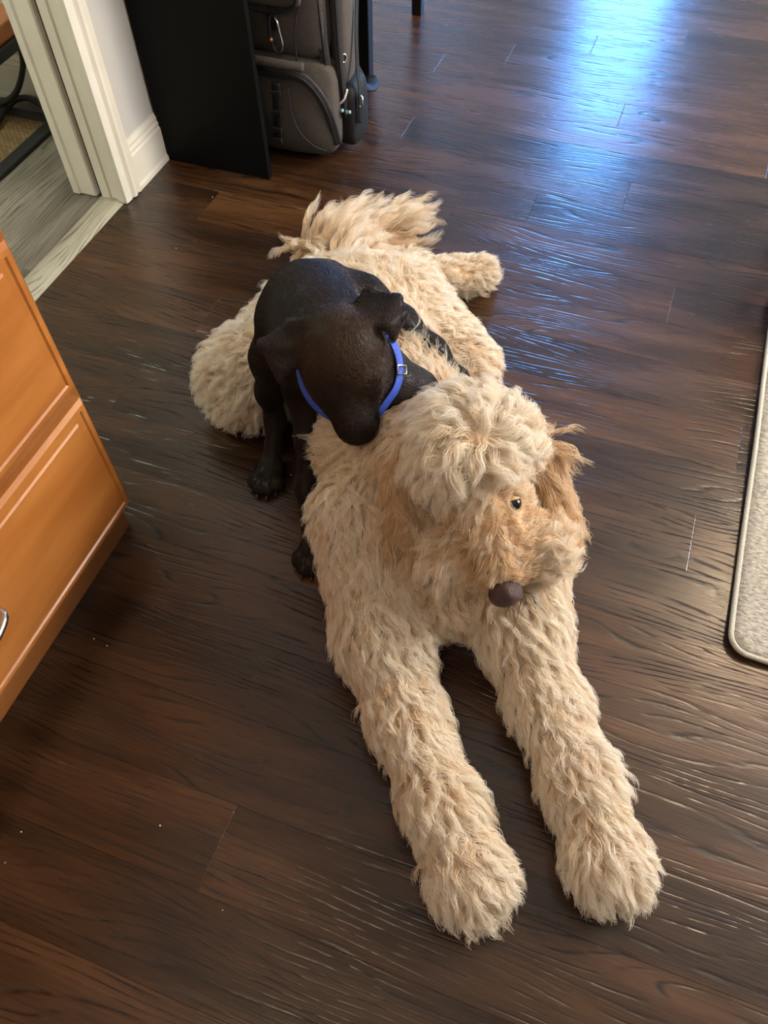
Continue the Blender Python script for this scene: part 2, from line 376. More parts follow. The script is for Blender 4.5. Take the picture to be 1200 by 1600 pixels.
# baseboards: moulded profile
def base_prof(s=1):
    return [(0, 0), (0.018 * s, 0), (0.018 * s, 0.012), (0.014 * s, 0.018), (0.014 * s, 0.098), (0.010 * s, 0.104), (0.012 * s, 0.112), (0.008 * s, 0.120), (0.009 * s, 0.128), (0.004 * s, 0.138), (0, 0.140)]
bm = bmesh.new(); prism(bm, [(XW + u, v) for u, v in base_prof()], 'y', 1.705, YF)
bbl = struct(obj('baseboard_left', bm, 'trim')); bbl['label'] = 'cream moulded baseboard between the door casing and the black desk'
bm = bmesh.new(); prism(bm, [(2.04 - u, v) for u, v in base_prof(1.2)], 'x', -3.4, XW - 0.15)
struct(obj('baseboard_hall', bm, 'trim'))['label'] = 'cream baseboard of the next room'
bm = bmesh.new(); prism(bm, [(XR - u, v) for u, v in base_prof()], 'y', YB, YF); struct(obj('baseboard_right', bm, 'trim'))
for x0, x1 in ((XW, -0.95), (-0.05, XR)):
    bm = bmesh.new(); prism(bm, [(YF - u, v) for u, v in base_prof()], 'x', x0, x1); struct(obj('baseboard_front', bm, 'trim'))

# door casing: jamb boards with the dark slot between them, moulded casing on the wall face
def zprism(name, prof, z0, z1, parent, mat='trim'):
    bm = bmesh.new(); prism(bm, prof, 'z', z0, z1); return obj(name, bm, mat, parent)
casing = struct(empty('trim_2', (0, 0, 0))); casing['label'] = 'cream painted door casing and jamb with a dark slot'
zprism('jamb_board', [(XW - .165, YJ + .02), (XW - .165, YJ - .004), (XW - .158, YJ - .010), (XW - .140, YJ - .010), (XW - .136, YJ - .004), (XW - .090, YJ - .004), (XW - .086, YJ), (XW - .086, YJ + .02)], 0.004, 2.08, casing)
zprism('slot_shade_strip', [(XW - .088, YJ + .019), (XW - .088, YJ + .014), (XW - .066, YJ + .014), (XW - .066, YJ + .019)], 0.004, 2.08, casing, 'dark')  # dark strip paints the shade deep inside the slot
zprism('jamb_board', [(XW - .066, YJ + .02), (XW - .066, YJ - .004), (XW - .040, YJ - .004), (XW - .036, YJ + .001), (XW - .020, YJ + .001), (XW - .016, YJ - .004), (XW + .004, YJ - .006), (XW + .004, YJ + .02)], 0.004, 2.08, casing)
zprism('casing_board', [(XW + .004, YJ - .006), (XW + .014, YJ - .004), (XW + .016, YJ + .004), (XW + .016, YJ + .022), (XW + .012, YJ + .025), (XW + .016, YJ + .029), (XW + .021, YJ + .034), (XW + .021, YJ + .044), (XW + .015, YJ + .049), (XW + .018, YJ + .054), (XW + .022, YJ + .062), (XW + .018, YJ + .066), (XW, YJ + .067), (XW, YJ)], 0.002, 2.15, casing)
# header and near side of the doorway
hd = boxobj('header_board', 'trim', casing, XW - .165, XW + .018, 0.60, YJ + .07, 2.06, 2.15)
boxobj('jamb_board', 'trim', casing, XW - .165, XW + .018, 0.68, 0.70, 0, 2.06)

# glass door in the far wall, window in the right wall (both outside the frame; they carry the daylight)
door = struct(empty('door_1', (-0.5, YF, 0)))
for x0, x1, z0, z1 in ((-.36, -.31, 0, 2.08), (.31, .36, 0, 2.08), (-.31, .31, 0, .26), (-.31, .31, 2.03, 2.08)):
    boxobj('door_frame', 'doorpaint', door, x0, x1, 0.02, 0.07, z0, z1)
boxobj('pane', 'glass', door, -.31, .31, 0.040, 0.046, .26, 2.03)
for wi, (wy, hw) in enumerate(((2.10, .80), (4.25, .65))):  # the second, far window is added out of view for extra light
    win = struct(empty('window_%d' % (wi + 1), (XR, wy, 0)))
    for y0, y1, z0, z1 in ((-hw, -hw + .06, .9, 2.2), (hw - .06, hw, .9, 2.2), (-hw + .06, hw - .06, .9, .96), (-hw + .06, hw - .06, 2.14, 2.2)):
        boxobj('window_frame', 'doorpaint', win, 0.02, 0.07, y0, y1, z0, z1)
    boxobj('pane', 'glass', win, 0.040, 0.046, -hw + .06, hw - .06, .96, 2.14)
    boxobj('window_sill', 'doorpaint', win, -0.05, 0.02, -hw - .04, hw + .04, .87, .90)
for lx, ly, lab in ((1.15, 2.6, 'round flush ceiling lamp over the rug'), (-0.35, -0.55, 'round flush ceiling lamp behind the viewer')):
    cl = empty('ceiling_lamp', (lx, ly, ZC)); tag(cl, lab, 'lamp')
    bm = bmesh.new(); bmesh.ops.create_cone(bm, cap_ends=True, segments=32, radius1=.26, radius2=.28, depth=.035); bmesh.ops.translate(bm, verts=bm.verts, vec=(0, 0, -.018))
    obj('mount', bm, 'doorpaint', cl)

# ------------------------------------------------------------------ kitchen cabinet
cab = tag(empty('kitchen_cabinet', (-1.09, 0.0, 0)), 'honey maple kitchen drawer cabinet at the left edge', 'cabinet')
XC = -0.80; cx = 1.09
CY0, CY1 = -0.75, 0.680
boxobj('carcass', 'cabedge', cab, XW + .012 + cx, XC + cx, CY0, CY1, 0.105, 0.90, 0.002)
boxobj('toe_kick', 'cabedge', cab, XW + .012 + cx, XC - .025 + cx, CY0, CY1 - .006, 0.0, 0.105)  # shadow beneath the cabinet is put into its darker wood colour
boxobj('countertop', MT['wall'], cab, XW + .012 + cx, XC + .035 + cx, CY0, CY1 + .012, 0.90, 0.94, 0.004)
def drawer(z0, z1, y0, y1):
    """raised-edge front: bevelled rim, groove, flat field"""
    x0 = XC + cx; b = bmesh.new()
    steps = [(0.0, 0.0), (0.0, 0.012), (0.006, 0.019), (0.014, 0.019), (0.017, 0.016), (0.030, 0.0155), (0.033, 0.0185), (0.038, 0.0185)]
    rings = []
    for ins, d in steps:
        rings.append([b.verts.new((x0 + d, y, z)) for y, z in ((y0 + ins, z0 + ins), (y1 - ins, z0 + ins), (y1 - ins, z1 - ins), (y0 + ins, z1 - ins))])
    for A, B in zip(rings, rings[1:]):
        for i in range(4): b.faces.new((A[i], A[(i + 1) % 4], B[(i + 1) % 4], B[i]))
    b.faces.new(rings[-1]); b.faces.new(rings[0][::-1])
    o = obj('drawer', b, 'cab', cab)
    zc, yc = (z0 + z1) / 2, (y0 + y1) / 2
    h = tubeobj('handle', 'chrome', o, spline([(x0 + .018, yc + .075, zc), (x0 + .036, yc + .068, zc), (x0 + .046, yc + .035, zc), (x0 + .047, yc, zc), (x0 + .046, yc - .035, zc), (x0 + .036, yc - .068, zc), (x0 + .018, yc - .075, zc)], 4), 0.0065, 10)
    return o
for z0, z1 in ((0.112, 0.398), (0.427, 0.700), (0.725, 0.885)):
    drawer(z0, z1, -0.143, 0.667); drawer(z0, z1, -0.73, -0.158)

# ------------------------------------------------------------------ black desk, table legs, stool
desk = tag(empty('desk', (-1.22, 2.15, 0)), 'black laminate desk end panel standing against the white wall', 'desk')
boxobj('side_panel', 'black', desk, XW + .004 + 1.22, -1.062 + 1.22, 1.873 - 2.15, 1.893 - 2.15, 0.0, 0.74, 0.0015)
boxobj('side_panel', 'black', desk, XW + .004 + 1.22, -1.062 + 1.22, 2.42 - 2.15, 2.44 - 2.15, 0.0, 0.74, 0.0015)
boxobj('desktop', 'black', desk, XW + .004 + 1.22, -1.04 + 1.22, 1.86 - 2.15, 2.45 - 2.15, 0.74, 0.765, 0.002)
boxobj('back_panel', 'black', desk, XW + .004 + 1.22, XW + .016 + 1.22, 1.893 - 2.15, 2.42 - 2.15, 0.25, 0.74)

table = tag(empty('side_table', (-1.17, 2.75, 0)), 'black square-legged table behind the backpack', 'table')
def leg(p, x, y, h, w0, w1):
    bm = bmesh.new(); vs = box(bm, -w1 / 2, w1 / 2, -w1 / 2, w1 / 2, 0, h)
    for v in bm.verts:
        if v.co.z < .01: v.co.x *= w0 / w1; v.co.y *= w0 / w1
    bmesh.ops.bevel(bm, geom=bm.edges[:], offset=.002, segments=1, affect='EDGES')
    o = obj('leg', bm, 'black2', p); o.location = (x, y, 0); return o
for x, y in ((.175, -.255), (.185, .245), (-.20, -.255), (-.20, .245)): leg(table, x, y, .70, .036, .052)
boxobj('tabletop', 'black2', table, -.235, .225, -.29, .28, .70, .73, .004)
boxobj('apron', 'black2', table, -.19, .17, -.25, -.23, .62, .70); boxobj('apron', 'black2', table, -.19, .17, .22, .24, .62, .70)

stool = tag(empty('stool', (0.53, 2.03, 0)), 'black wooden stool whose foot shows at the right edge', 'stool')
for x, y in ((-.165, -.165), (.165, -.165), (-.165, .165), (.165, .165)): leg(stool, x, y, .44, .03, .036)
boxobj('seat', 'black2', stool, -.2, .2, -.2, .2, .44, .47, .01)

# ------------------------------------------------------------------ backpack
bp = tag(empty('backpack', (-1.070, 2.14, 0)), 'grey canvas backpack with black straps tucked behind the black desk panel', 'backpack')
bp.scale = (.89, 1, 1)
def soft(name, mat, parent, x0, x1, y0, y1, z0, z1, r, squash=None, seg=5):
    bm = bmesh.new(); box(bm, x0, x1, y0, y1, z0, z1)
    bmesh.ops.subdivide_edges(bm, edges=bm.edges[:], cuts=5, use_grid_fill=True)
    c = Vector(((x0 + x1) / 2, (y0 + y1) / 2, (z0 + z1) / 2)); h = Vector(((x1 - x0) / 2, (y1 - y0) / 2, (z1 - z0) / 2))
    for v in bm.verts:           # rounded box
        q = v.co - c; inner = Vector([max(-(h[i] - r), min(h[i] - r, q[i])) for i in range(3)]); d = q - inner
        if d.length > 1e-9: q = inner + d.normalized() * r
        v.co = c + q
        if squash: v.co = squash(v.co)
    bmesh.ops.smooth_vert(bm, verts=bm.verts[:], factor=0.4, use_axis_x=True, use_axis_y=True, use_axis_z=True)
    o = obj(name, bm, mat, parent, True)
    md = o.modifiers.new('subsurf', 'SUBSURF'); md.levels = 2; md.render_levels = 2
    return o
bpm = soft('main_compartment', 'bpdark', bp, -.205, .195, -.080, .06, .004, .56, .055)
# lower front pocket, bulging, with a few slack folds
def bulge(v):
    k = max(0, 1 - ((v.z - .13) / .18) ** 2) * max(0, 1 - ((v.x + .02) / .23) ** 2)
    if v.y < -.08: v.y -= 0.028 * k + .004 * math.sin(v.x * 38 + v.z * 21)
    return v
low = soft('front_pocket', 'bpgrey', bp, -.205, .190, -.132, -.030, .006, .285, .040, bulge)
upp = soft('upper_pocket', 'bpgrey', bp, -.20, .165, -.122, -.040, .272, .52, .035)
flap = soft('pocket_flap', 'bpgrey', upp, -.19, .105, -.137, -.09, .405, .53, .016)
ycur = -.139
tubeobj('flap_piping', 'bpblack', flap, spline([(-.185, ycur, .43), (-.12, ycur, .409), (-.02, ycur, .400), (.05, ycur, .404), (.095, ycur, .428), (.105, ycur + .005, .50)], 6), .006, 8)
tubeobj('seam', 'zip', upp, spline([(.100, -.124, .42), (.085, -.127, .385), (.076, -.127, .33), (.072, -.124, .275)], 5), .0024, 6)
tubeobj('seam', 'zip', upp, spline([(.020, -.126, .285), (-.010, -.127, .34), (-.018, -.127, .40)], 5), .0020, 6)
# zipper arc of the lower pocket
za = spline([(-.20, -.137, .248), (-.10, -.152, .254), (.01, -.158, .256), (.085, -.154, .254), (.128, -.147, .228), (.160, -.138, .178), (.176, -.128, .12), (.184, -.116, .055)], 8)
zt = tubeobj('zipper', 'zip', low, za, .004, 8, flat=((.15, -1, .1), .030, .008))
tubeobj('zipper_teeth', 'bpblack', zt, [Vector(p) + Vector((0.001, -.005, 0)) for p in za], .0032, 6)
tubeobj('storm_flap', 'bpgrey', low, spline([(-.20, -.142, .274), (-.05, -.156, .280), (.04, -.156, .280), (.105, -.146, .276)], 5), .004, 8, flat=((0, -1, .5), .022, .014))
# stitched fold on the pocket
tubeobj('seam', 'zip', low, spline([(.058, -.168, .222), (.060, -.170, .16), (.080, -.164, .10), (.115, -.150, .058), (.150, -.130, .035)], 6), .0020, 6)
# webbing ladder
wb = tubeobj('webbing', 'bpblack', low, spline([(.016, -.166, .232), (.012, -.171, .17), (.005, -.171, .11), (-.004, -.163, .055)], 6), .004, 8, flat=((0, -1, 0), .028, .005))
for xx, zz, yy in ((.015, .205, -.172), (.011, .152, -.175), (.004, .100, -.174), (-.002, .066, -.170)):
    boxobj('loop', 'bpdark', wb, xx - .017, xx + .017, yy - .003, yy + .006, zz - .007, zz + .007, .002)
# dark zipper bands along the main compartment edge
for pts_, w in (([(.135, -.094, .56), (.146, -.100, .43), (.152, -.098, .31), (.160, -.094, .21), (.168, -.088, .10), (.160, -.076, .03)], .030), ([(.185, -.075, .56), (.190, -.080, .44), (.192, -.080, .30), (.196, -.078, .20), (.198, -.074, .12)], .022)):
    zb = tubeobj('zipper', 'zip', bpm, spline(pts_, 8), .004, 8, flat=((.45, -1, 0), w, .016))
    tubeobj('zipper_teeth', 'bpblack', zb, spline([(a + .004, b - .008, c) for a, b, c in pts_], 8), .0034, 6)
# side compartment with grommet, elastic side pocket
sidec = soft('side_compartment', 'bpgrey', bp, .150, .212, -.070, .02, .190, .56, .028)
bm = bmesh.new(); tube(bm, [Vector((.200, -.066, .275)) + Vector((math.cos(a) * .007, math.cos(a) * .006, math.sin(a) * .011)) for a in np.linspace(0, 2 * PI, 14, endpoint=False)], .0028, 6, True)
obj('grommet', bm, 'steel', sidec, True)
sidep = soft('side_pocket', 'bpblack', bp, .160, .240, -.080, .04, .020, .205, .032)
cp = spline([(.180, -.086, .155), (.195, -.086, .165), (.206, -.084, .180), (.212, -.080, .197)], 4)
bd = tubeobj('drawcord', 'bead', sidep, cp, .0018, 6)
for p in cp:
    bm = bmesh.new(); bmesh.ops.create_icosphere(bm, subdivisions=1, radius=.0042); o = obj('bead', bm, 'bead', bd, True); o.location = p
for p in ((.193, -.092, .143), (.217, -.090, .141)):
    bm = bmesh.new(); bmesh.ops.create_cone(bm, cap_ends=True, segments=12, radius1=.006, radius2=.005, depth=.022); bmesh.ops.bevel(bm, geom=bm.edges[:], offset=.002, segments=1, affect='EDGES')
    o = obj('cord_lock', bm, 'cordlock', sidep, True); o.location = p; o.rotation_euler = (.4, 1.2, 0)
# shoulder straps hanging at the side
tubeobj('strap', 'bpblack', bp, spline([(.214, .04, .50), (.222, -.01, .36), (.232, -.04, .26), (.246, -.06, .18), (.244, -.065, .10)], 6), .004, 8, flat=((.8, -.6, 0), .012, .003))
tubeobj('strap', 'bpblack', bp, spline([(.195, .03, .20), (.200, .10, .12), (.190, .17, .085), (.165, .225, .075), (.140, .255, .05), (.115, .24, .02)], 6), .004, 8, flat=((.3, -.6, .8), .035, .006))
bm = bmesh.new(); tube(bm, [Vector((.250, -.066, .165)) + Vector((.009 * a, -.005 * a, .016 * b)) for a, b in ((-1, -1), (1, -1), (1, 1), (-1, 1))], .0025, 6, True)
obj('buckle', bm, 'steel', bp, True)
# carabiner on its tab
car = tubeobj('carabiner', 'steel', upp, spline([(.018, -.136, .388), (.030, -.140, .378), (.036, -.141, .352), (.040, -.140, .325), (.034, -.139, .306), (.022, -.138, .303)], 6), .0034, 8)
tubeobj('carabiner_gate', 'bpblack', car, spline([(.016, -.134, .395), (.006, -.138, .385), (.002, -.140, .35), (.006, -.140, .318), (.016, -.139, .302), (.028, -.137, .304)], 6), .006, 8)
tubeobj('tab', 'bpblack', upp, [(.014, -.131, .408), (.012, -.134, .385), (.010, -.135, .355)], .004, 8, flat=((0, -1, 0), .030, .006))
bm = bmesh.new(); bmesh.ops.create_icosphere(bm, subdivisions=2, radius=.006); o = obj('rivet', bm, 'copper', car, True); o.location = (.006, -.144, .333)

# ------------------------------------------------------------------ rug on the right
rug = tag(empty('area_rug', (0.352, 0.79, 0)), 'heathered beige area rug with bound edge on the dark floor', 'rug')
def rug_z(x, y): return 0.004 + 0.007 * math.exp(-((y - .52) / .16) ** 2 - (x / .12) ** 2) + 0.0045 * math.exp(-((y - .02) / .05) ** 2 - (x / .05) ** 2)
def rug_outline(n=10, r=.035, W=1.25, D=1.02):
    pts = []
    for cxr, cyr, a0 in ((r, r, PI), (W - r, r, 1.5 * PI), (W - r, D - r, 0), (r, D - r, .5 * PI)):
        for k in range(n + 1):
            a = a0 + k / n * PI / 2; pts.append((cxr + r * math.cos(a), cyr + r * math.sin(a)))
    out = []
    for i, p in enumerate(pts):
        q = pts[(i + 1) % len(pts)]; L = math.hypot(q[0] - p[0], q[1] - p[1]); m = max(1, int(L / .02))
        for k in range(m): out.append((p[0] + (q[0] - p[0]) * k / m, p[1] + (q[1] - p[1]) * k / m))
    return out
ro = rug_outline()
bm = bmesh.new(); T, B = [], []
gx, gy = 60, 74
ctr = (.62, .51)
rings = []
for s in np.linspace(1.0, 0.0, 26)[:-1]:
    rings.append([bm.verts.new((ctr[0] + (x - ctr[0]) * s, ctr[1] + (y - ctr[1]) * s, rug_z(ctr[0] + (x - ctr[0]) * s, ctr[1] + (y - ctr[1]) * s) + .007)) for x, y in ro])
low_ = [bm.verts.new((x, y, rug_z(x, y))) for x, y in ro]
n = len(ro)
allr = [low_] + rings
for A, B in zip(allr, allr[1:]):
    for i in range(n): bm.faces.new((A[i], A[(i + 1) % n], B[(i + 1) % n], B[i]))
bm.faces.new(rings[-1]); bm.faces.new(low_[::-1])
obj('pile', bm, 'rug', rug, True)
tubeobj('binding', 'binding', rug, [(x, y, rug_z(x, y) + .005) for x, y in ro], .0052, 8, True)
boxobj('gap_shade', 'rugshade', rug, .02, 1.2, .05, .98, 0.0, .0035)  # dark sheet standing in for the shadow under the rug

# ------------------------------------------------------------------ next room: mat and iron rack
mat_ = tag(empty('seagrass_mat', (-2.4, 1.4, 0)), 'brown seagrass mat with black cloth border beyond the doorway', 'mat')
boxobj('weave', 'grass', mat_, -.55, .56, -.9, .53, 0, .010)
for x0, x1, y0, y1 in ((.545, .59, -.93, .56), (-.60, .545, .515, .56), (-.6, -.555, -.93, .515), (-.555, .545, -.93, -.885)):
    boxobj('border', 'border', mat_, x0, x1, y0, y1, 0, .013, .003)
rack = tag(empty('iron_rack', (-2.1, 1.85, 0)), 'scrolled dark iron rack with an orange wooden shelf in the next room', 'rack')
RO = Vector((2.1, -1.85, 0))
def RP(l): return [Vector(at(*p)) + RO for p in l]
bm = bmesh.new(); box(bm, -.55, .31, -.12, .085, .300, .345, .006); obj('shelf', bm, 'shelf', rack)
boxobj('shelf_rail', 'iron', rack, -.56, .325, -.13, .10, .272, .302, .003)
for dx in (0.0,):
    tubeobj('leg', 'iron', rack, spline(RP([(30, 66, .272), (36, 95, .21), (33, 122, .14), (24, 146, .08), (6, 160, .045), (-20, 168, .03), (-60, 172, .027)]), 6), .009, 8)
    tubeobj('scroll', 'iron', rack, spline(RP([(75, 172, .027), (55, 158, .027), (38, 153, .027), (22, 157, .027), (8, 172, .027), (-8, 195, .027), (-30, 215, .027)]), 6), .010, 8)
tubeobj('leg', 'iron', rack, spline([(-.50, .06, .272), (-.46, .07, .2), (-.48, .06, .1), (-.54, .04, .02)], 6), .009, 8)

# crumbs on the floor
for px, py in ((167, 1009), (275, 388), (332, 308), (232, 283), (147, 998), (130, 915), (250, 1290), (348, 1422), (8, 1348), (33, 1300), (455, 742)):
    p = at(px, py, .0015); bm = bmesh.new(); bmesh.ops.create_icosphere(bm, subdivisions=1, radius=.0014)
    for v in bm.verts: v.co *= random.uniform(.7, 1.3)
    o = obj('crumb', bm, 'crumb'); o.location = p; tag(o, 'tiny pale crumb lying on the dark floor', 'crumb', 'crumbs on the dark floor')

#DOGS
FUR = True
# ------------------------------------------------------------------ dogs: implicit bodies turned into one continuous mesh each
class Body:
    """smooth union of tapered limbs, ellipsoids and thin sheets, meshed with surface nets"""
    def __init__(s): s.prims = []
    def limb(s, a, b, ra, rb, k=.03, **at_): s.prims.append(('c', np.array(a, float), np.array(b, float), ra, rb, k, at_)); return s
    def chain(s, pts, rads, k=.03, **at_):
        for i in range(len(pts) - 1): s.limb(pts[i], pts[i + 1], rads[i], rads[i + 1], k, **at_)
    def ell(s, c, r, axes=None, k=.03, **at_):
        A = np.eye(3) if axes is None else np.array(axes, float); s.prims.append(('e', np.array(c, float), np.array(r, float), A, None, k, at_)); return s
    def tri(s, a, b, c, r, k=.008, **at_): s.prims.append(('t', np.array(a, float), np.array(b, float), np.array(c, float), r, k, at_)); return s
    @staticmethod
    def dist(p, P):
        t = p[0]
        if t == 'c':
            a, b, ra, rb = p[1:5]; ba = b - a; pa = P - a
            h = np.clip(pa @ ba / max(ba @ ba, 1e-9), 0, 1)
            return np.sqrt(((pa - h[..., None] * ba) ** 2).sum(-1)) - (ra + (rb - ra) * h)
        if t == 'e':
            q = (P - p[1]) @ p[3].T; r = p[2]
            k0 = np.sqrt(((q / r) ** 2).sum(-1)); k1 = np.sqrt(((q / r ** 2) ** 2).sum(-1))
            return k0 * (k0 - 1) / np.maximum(k1, 1e-6)
        a, b, c, r = p[1:5]
        ba, cb, ac = b - a, c - b, a - c; pa, pb, pc = P - a, P - b, P - c; nor = np.cross(ba, ac)
        def seg(pp, e):
            h = np.clip(pp @ e / (e @ e), 0, 1); return ((pp - h[..., None] * e) ** 2).sum(-1)
        edge = np.minimum(np.minimum(seg(pa, ba), seg(pb, cb)), seg(pc, ac))
        ins = (np.sign(pa @ np.cross(ba, nor)) + np.sign(pb @ np.cross(cb, nor)) + np.sign(pc @ np.cross(ac, nor))) < 2
        plane = (pa @ nor) ** 2 / (nor @ nor)
        return np.sqrt(np.where(ins, edge, plane)) - r
    def bounds(s, p):
        if p[0] == 'c': r = max(p[3], p[4]); return np.minimum(p[1], p[2]) - r, np.maximum(p[1], p[2]) + r
        if p[0] == 'e': r = p[2].max(); return p[1] - r, p[1] + r
        q = np.stack(p[1:4]); return q.min(0) - p[4], q.max(0) + p[4]
    def grid(s, h, zmin=0.0, pad=.02):
        B = [s.bounds(p) for p in s.prims]
        lo = np.min([b[0] for b in B], 0) - pad; hi = np.max([b[1] for b in B], 0) + pad
        n = np.ceil((hi - lo) / h).astype(int) + 1; s.lo, s.h, s.n = lo, h, n
        F = np.full(n, 0.12, np.float32)
        for p, b in zip(s.prims, B):
            i0 = np.maximum(0, ((b[0] - .06 - lo) / h).astype(int)); i1 = np.minimum(n, ((b[1] + .06 - lo) / h).astype(int) + 2)
            ax = [lo[i] + h * np.arange(i0[i], i1[i]) for i in range(3)]
            P = np.stack(np.meshgrid(*ax, indexing='ij'), -1)
            d = s.dist(p, P).astype(np.float32); sl = tuple(slice(i0[i], i1[i]) for i in range(3))
            f = F[sl]; k = p[5]
            hh = np.maximum(k - np.abs(f - d), 0) / k
            F[sl] = np.minimum(f, d) - hh * hh * k * .25
        z = lo[2] + h * np.arange(n[2])
        F = np.maximum(F, (zmin - z)[None, None, :].astype(np.float32))      # rests on the floor
        s.F = F; return s
    def sample(s, P):
        q = (P - s.lo) / s.h; q = np.clip(q, 0, s.n - 1.001); i = q.astype(int); f = q - i; r = 0
        for dx in (0, 1):
            for dy in (0, 1):
                for dz in (0, 1):
                    w = (f[..., 0] if dx else 1 - f[..., 0]) * (f[..., 1] if dy else 1 - f[..., 1]) * (f[..., 2] if dz else 1 - f[..., 2])
                    r = r + w * s.F[i[..., 0] + dx, i[..., 1] + dy, i[..., 2] + dz]
        return r
    def grad(s, P, e=None):
        e = e or s.h; g = np.stack([s.sample(P + np.eye(3)[i] * e) - s.sample(P - np.eye(3)[i] * e) for i in range(3)], -1)
        return g / np.maximum(np.linalg.norm(g, axis=-1, keepdims=True), 1e-9)
    def mesh(s, smooth=2):
        F = s.F; ins = F < 0; n = np.array(F.shape) - 1
        cs = [ins[dx:n[0] + dx, dy:n[1] + dy, dz:n[2] + dz] for dx in (0, 1) for dy in (0, 1) for dz in (0, 1)]
        cnt = sum(c.astype(np.int8) for c in cs); act = (cnt > 0) & (cnt < 8)
        idx = np.stack(np.nonzero(act), -1); vid = np.full(act.shape, -1, np.int64); vid[act] = np.arange(len(idx))
        acc = np.zeros((len(idx), 3)); num = np.zeros(len(idx))
        corners = [(dx, dy, dz) for dx in (0, 1) for dy in (0, 1) for dz in (0, 1)]
        for a in corners:
            for ax in range(3):
                if a[ax]: continue
                b = list(a); b[ax] = 1
                fa = F[idx[:, 0] + a[0], idx[:, 1] + a[1], idx[:, 2] + a[2]]; fb = F[idx[:, 0] + b[0], idx[:, 1] + b[1], idx[:, 2] + b[2]]
                m = (fa < 0) != (fb < 0); t = np.where(m, fa / np.where(m, fa - fb, 1), 0)
                pt = np.array(a, float)[None] + t[:, None] * (np.array(b) - np.array(a))[None]
                acc[m] += pt[m]; num[m] += 1
        V = s.lo + s.h * (idx + acc / num[:, None]); faces = []
        for ax in range(3):
            u, v = (ax + 1) % 3, (ax + 2) % 3
            sl0 = [slice(1, -1)] * 3; sl0[ax] = slice(0, -1); sl1 = [slice(1, -1)] * 3; sl1[ax] = slice(1, None)
            A, Bm = ins[tuple(sl0)], ins[tuple(sl1)]
            for flip, m in ((0, A & ~Bm), (1, ~A & Bm)):
                e = np.stack(np.nonzero(m), -1)
                if not len(e): continue
                e = e + 1; e[:, ax] -= 1
                def cell(du, dv):
                    c = e.copy(); c[:, u] -= du; c[:, v] -= dv; return vid[c[:, 0], c[:, 1], c[:, 2]]
                q = np.stack([cell(1, 1), cell(0, 1), cell(0, 0), cell(1, 0)], -1)
                faces.append(q[:, ::-1] if flip else q)
        Q = np.concatenate(faces); Q = Q[(Q >= 0).all(1)]
        for _ in range(smooth):
            S = np.zeros_like(V); c = np.zeros(len(V))
            for i in range(4):
                np.add.at(S, Q[:, i], V[Q[:, (i + 1) % 4]]); np.add.at(c, Q[:, i], 1)
                np.add.at(S, Q[:, i], V[Q[:, (i + 3) % 4]]); np.add.at(c, Q[:, i], 1)
            V = V * .5 + .5 * S / np.maximum(c, 1)[:, None]
        s.V, s.Q = V, Q; return s
    def to_mesh(s, name):
        me = bpy.data.meshes.new(name); me.vertices.add(len(s.V)); me.vertices.foreach_set('co', s.V.astype(np.float32).ravel())
        me.loops.add(len(s.Q) * 4); me.loops.foreach_set('vertex_index', s.Q.astype(np.int32).ravel())
        me.polygons.add(len(s.Q)); me.polygons.foreach_set('loop_start', np.arange(0, len(s.Q) * 4, 4, dtype=np.int32))
        me.polygons.foreach_set('use_smooth', np.ones(len(s.Q), bool))
        me.update(calc_edges=True); me.validate(); return me

def nrm(v): v = np.array(v, float); return v / np.linalg.norm(v, axis=-1, keepdims=True)

# ---- the puppy: chocolate brown, standing astride the big dog's back, muzzle in its neck fur
pup = Body()
K = .035
hip = at(482, 496, .380); rib = at(506, 520, .382); wit = at(540, 562, .365)
poll = at(527, 508, .475); brow = at(540, 560, .455); stop = at(548, 600, .425); nose_p = at(566, 684, .325)
pup.limb(hip + [0, .02, .0], rib, .072, .078, K); pup.limb(rib, wit, .078, .076, K)
pup.ell(at(474, 474, .375), (.066, .076, .068), k=.05)
neck0 = at(549, 590, .345)
pup.limb(neck0, poll + np.array([.01, .0, -.045]), .076, .060, K)
# skull, cheeks, muzzle
hd_f = nrm(nose_p - poll); hd_s = nrm(np.cross(hd_f, [0, 0, 1.0])); hd_s = hd_s if hd_s[0] > 0 else -hd_s; hd_u = np.cross(hd_s, hd_f); hd_u = hd_u if hd_u @ (np.array([0, 0, CAM_H]) - poll) > 0 else -hd_u
AX = np.stack([hd_s, hd_f, hd_u])
sk = poll + hd_f * .045 - hd_u * .030
pup.ell(sk, (.066, .070, .054), AX, k=.03)
pup.ell(sk + hd_f * .045 - hd_u * .012, (.056, .054, .048), AX, k=.03)
pup.limb(sk + hd_f * .075 - hd_u * .012, nose_p - hd_u * .020 - hd_f * .02, .042, .032, .025)
pup.ell(nose_p - hd_f * .024 - hd_u * .022, (.033, .032, .026), AX, k=.02)
for sg in (-1, 1):
    pup.ell(sk + hd_f * .062 + hd_s * sg * .026 + hd_u * .018, (.018, .024, .012), AX, k=.02)      # brow ridges
    pup.ell(nose_p - hd_f * .030 + hd_s * sg * .013 - hd_u * .034, (.016, .030, .018), AX, k=.015)  # lips
# ears: image-left hangs, image-right is flipped out
e0 = at(478, 500, .475); e1 = at(452, 505, .465); e2 = at(410, 538, .445); e3 = at(438, 592, .405); e4 = at(482, 545, .44)
for t in ((e0, e1, e4), (e1, e2, e4), (e2, e3, e4)): pup.tri(*t, .007, .012)
f0 = at(556, 478, .475); f1 = at(572, 458, .48); f2 = at(620, 466, .488); f3 = at(632, 488, .478); f4 = at(590, 512, .462); f5 = at(615, 530, .445); f6 = at(566, 510, .470); f7 = at(606, 508, .475)
for t in ((f0, f1, f6), (f1, f2, f6), (f2, f7, f6), (f2, f3, f7), (f3, f5, f7)): pup.tri(*t, .006, .010)
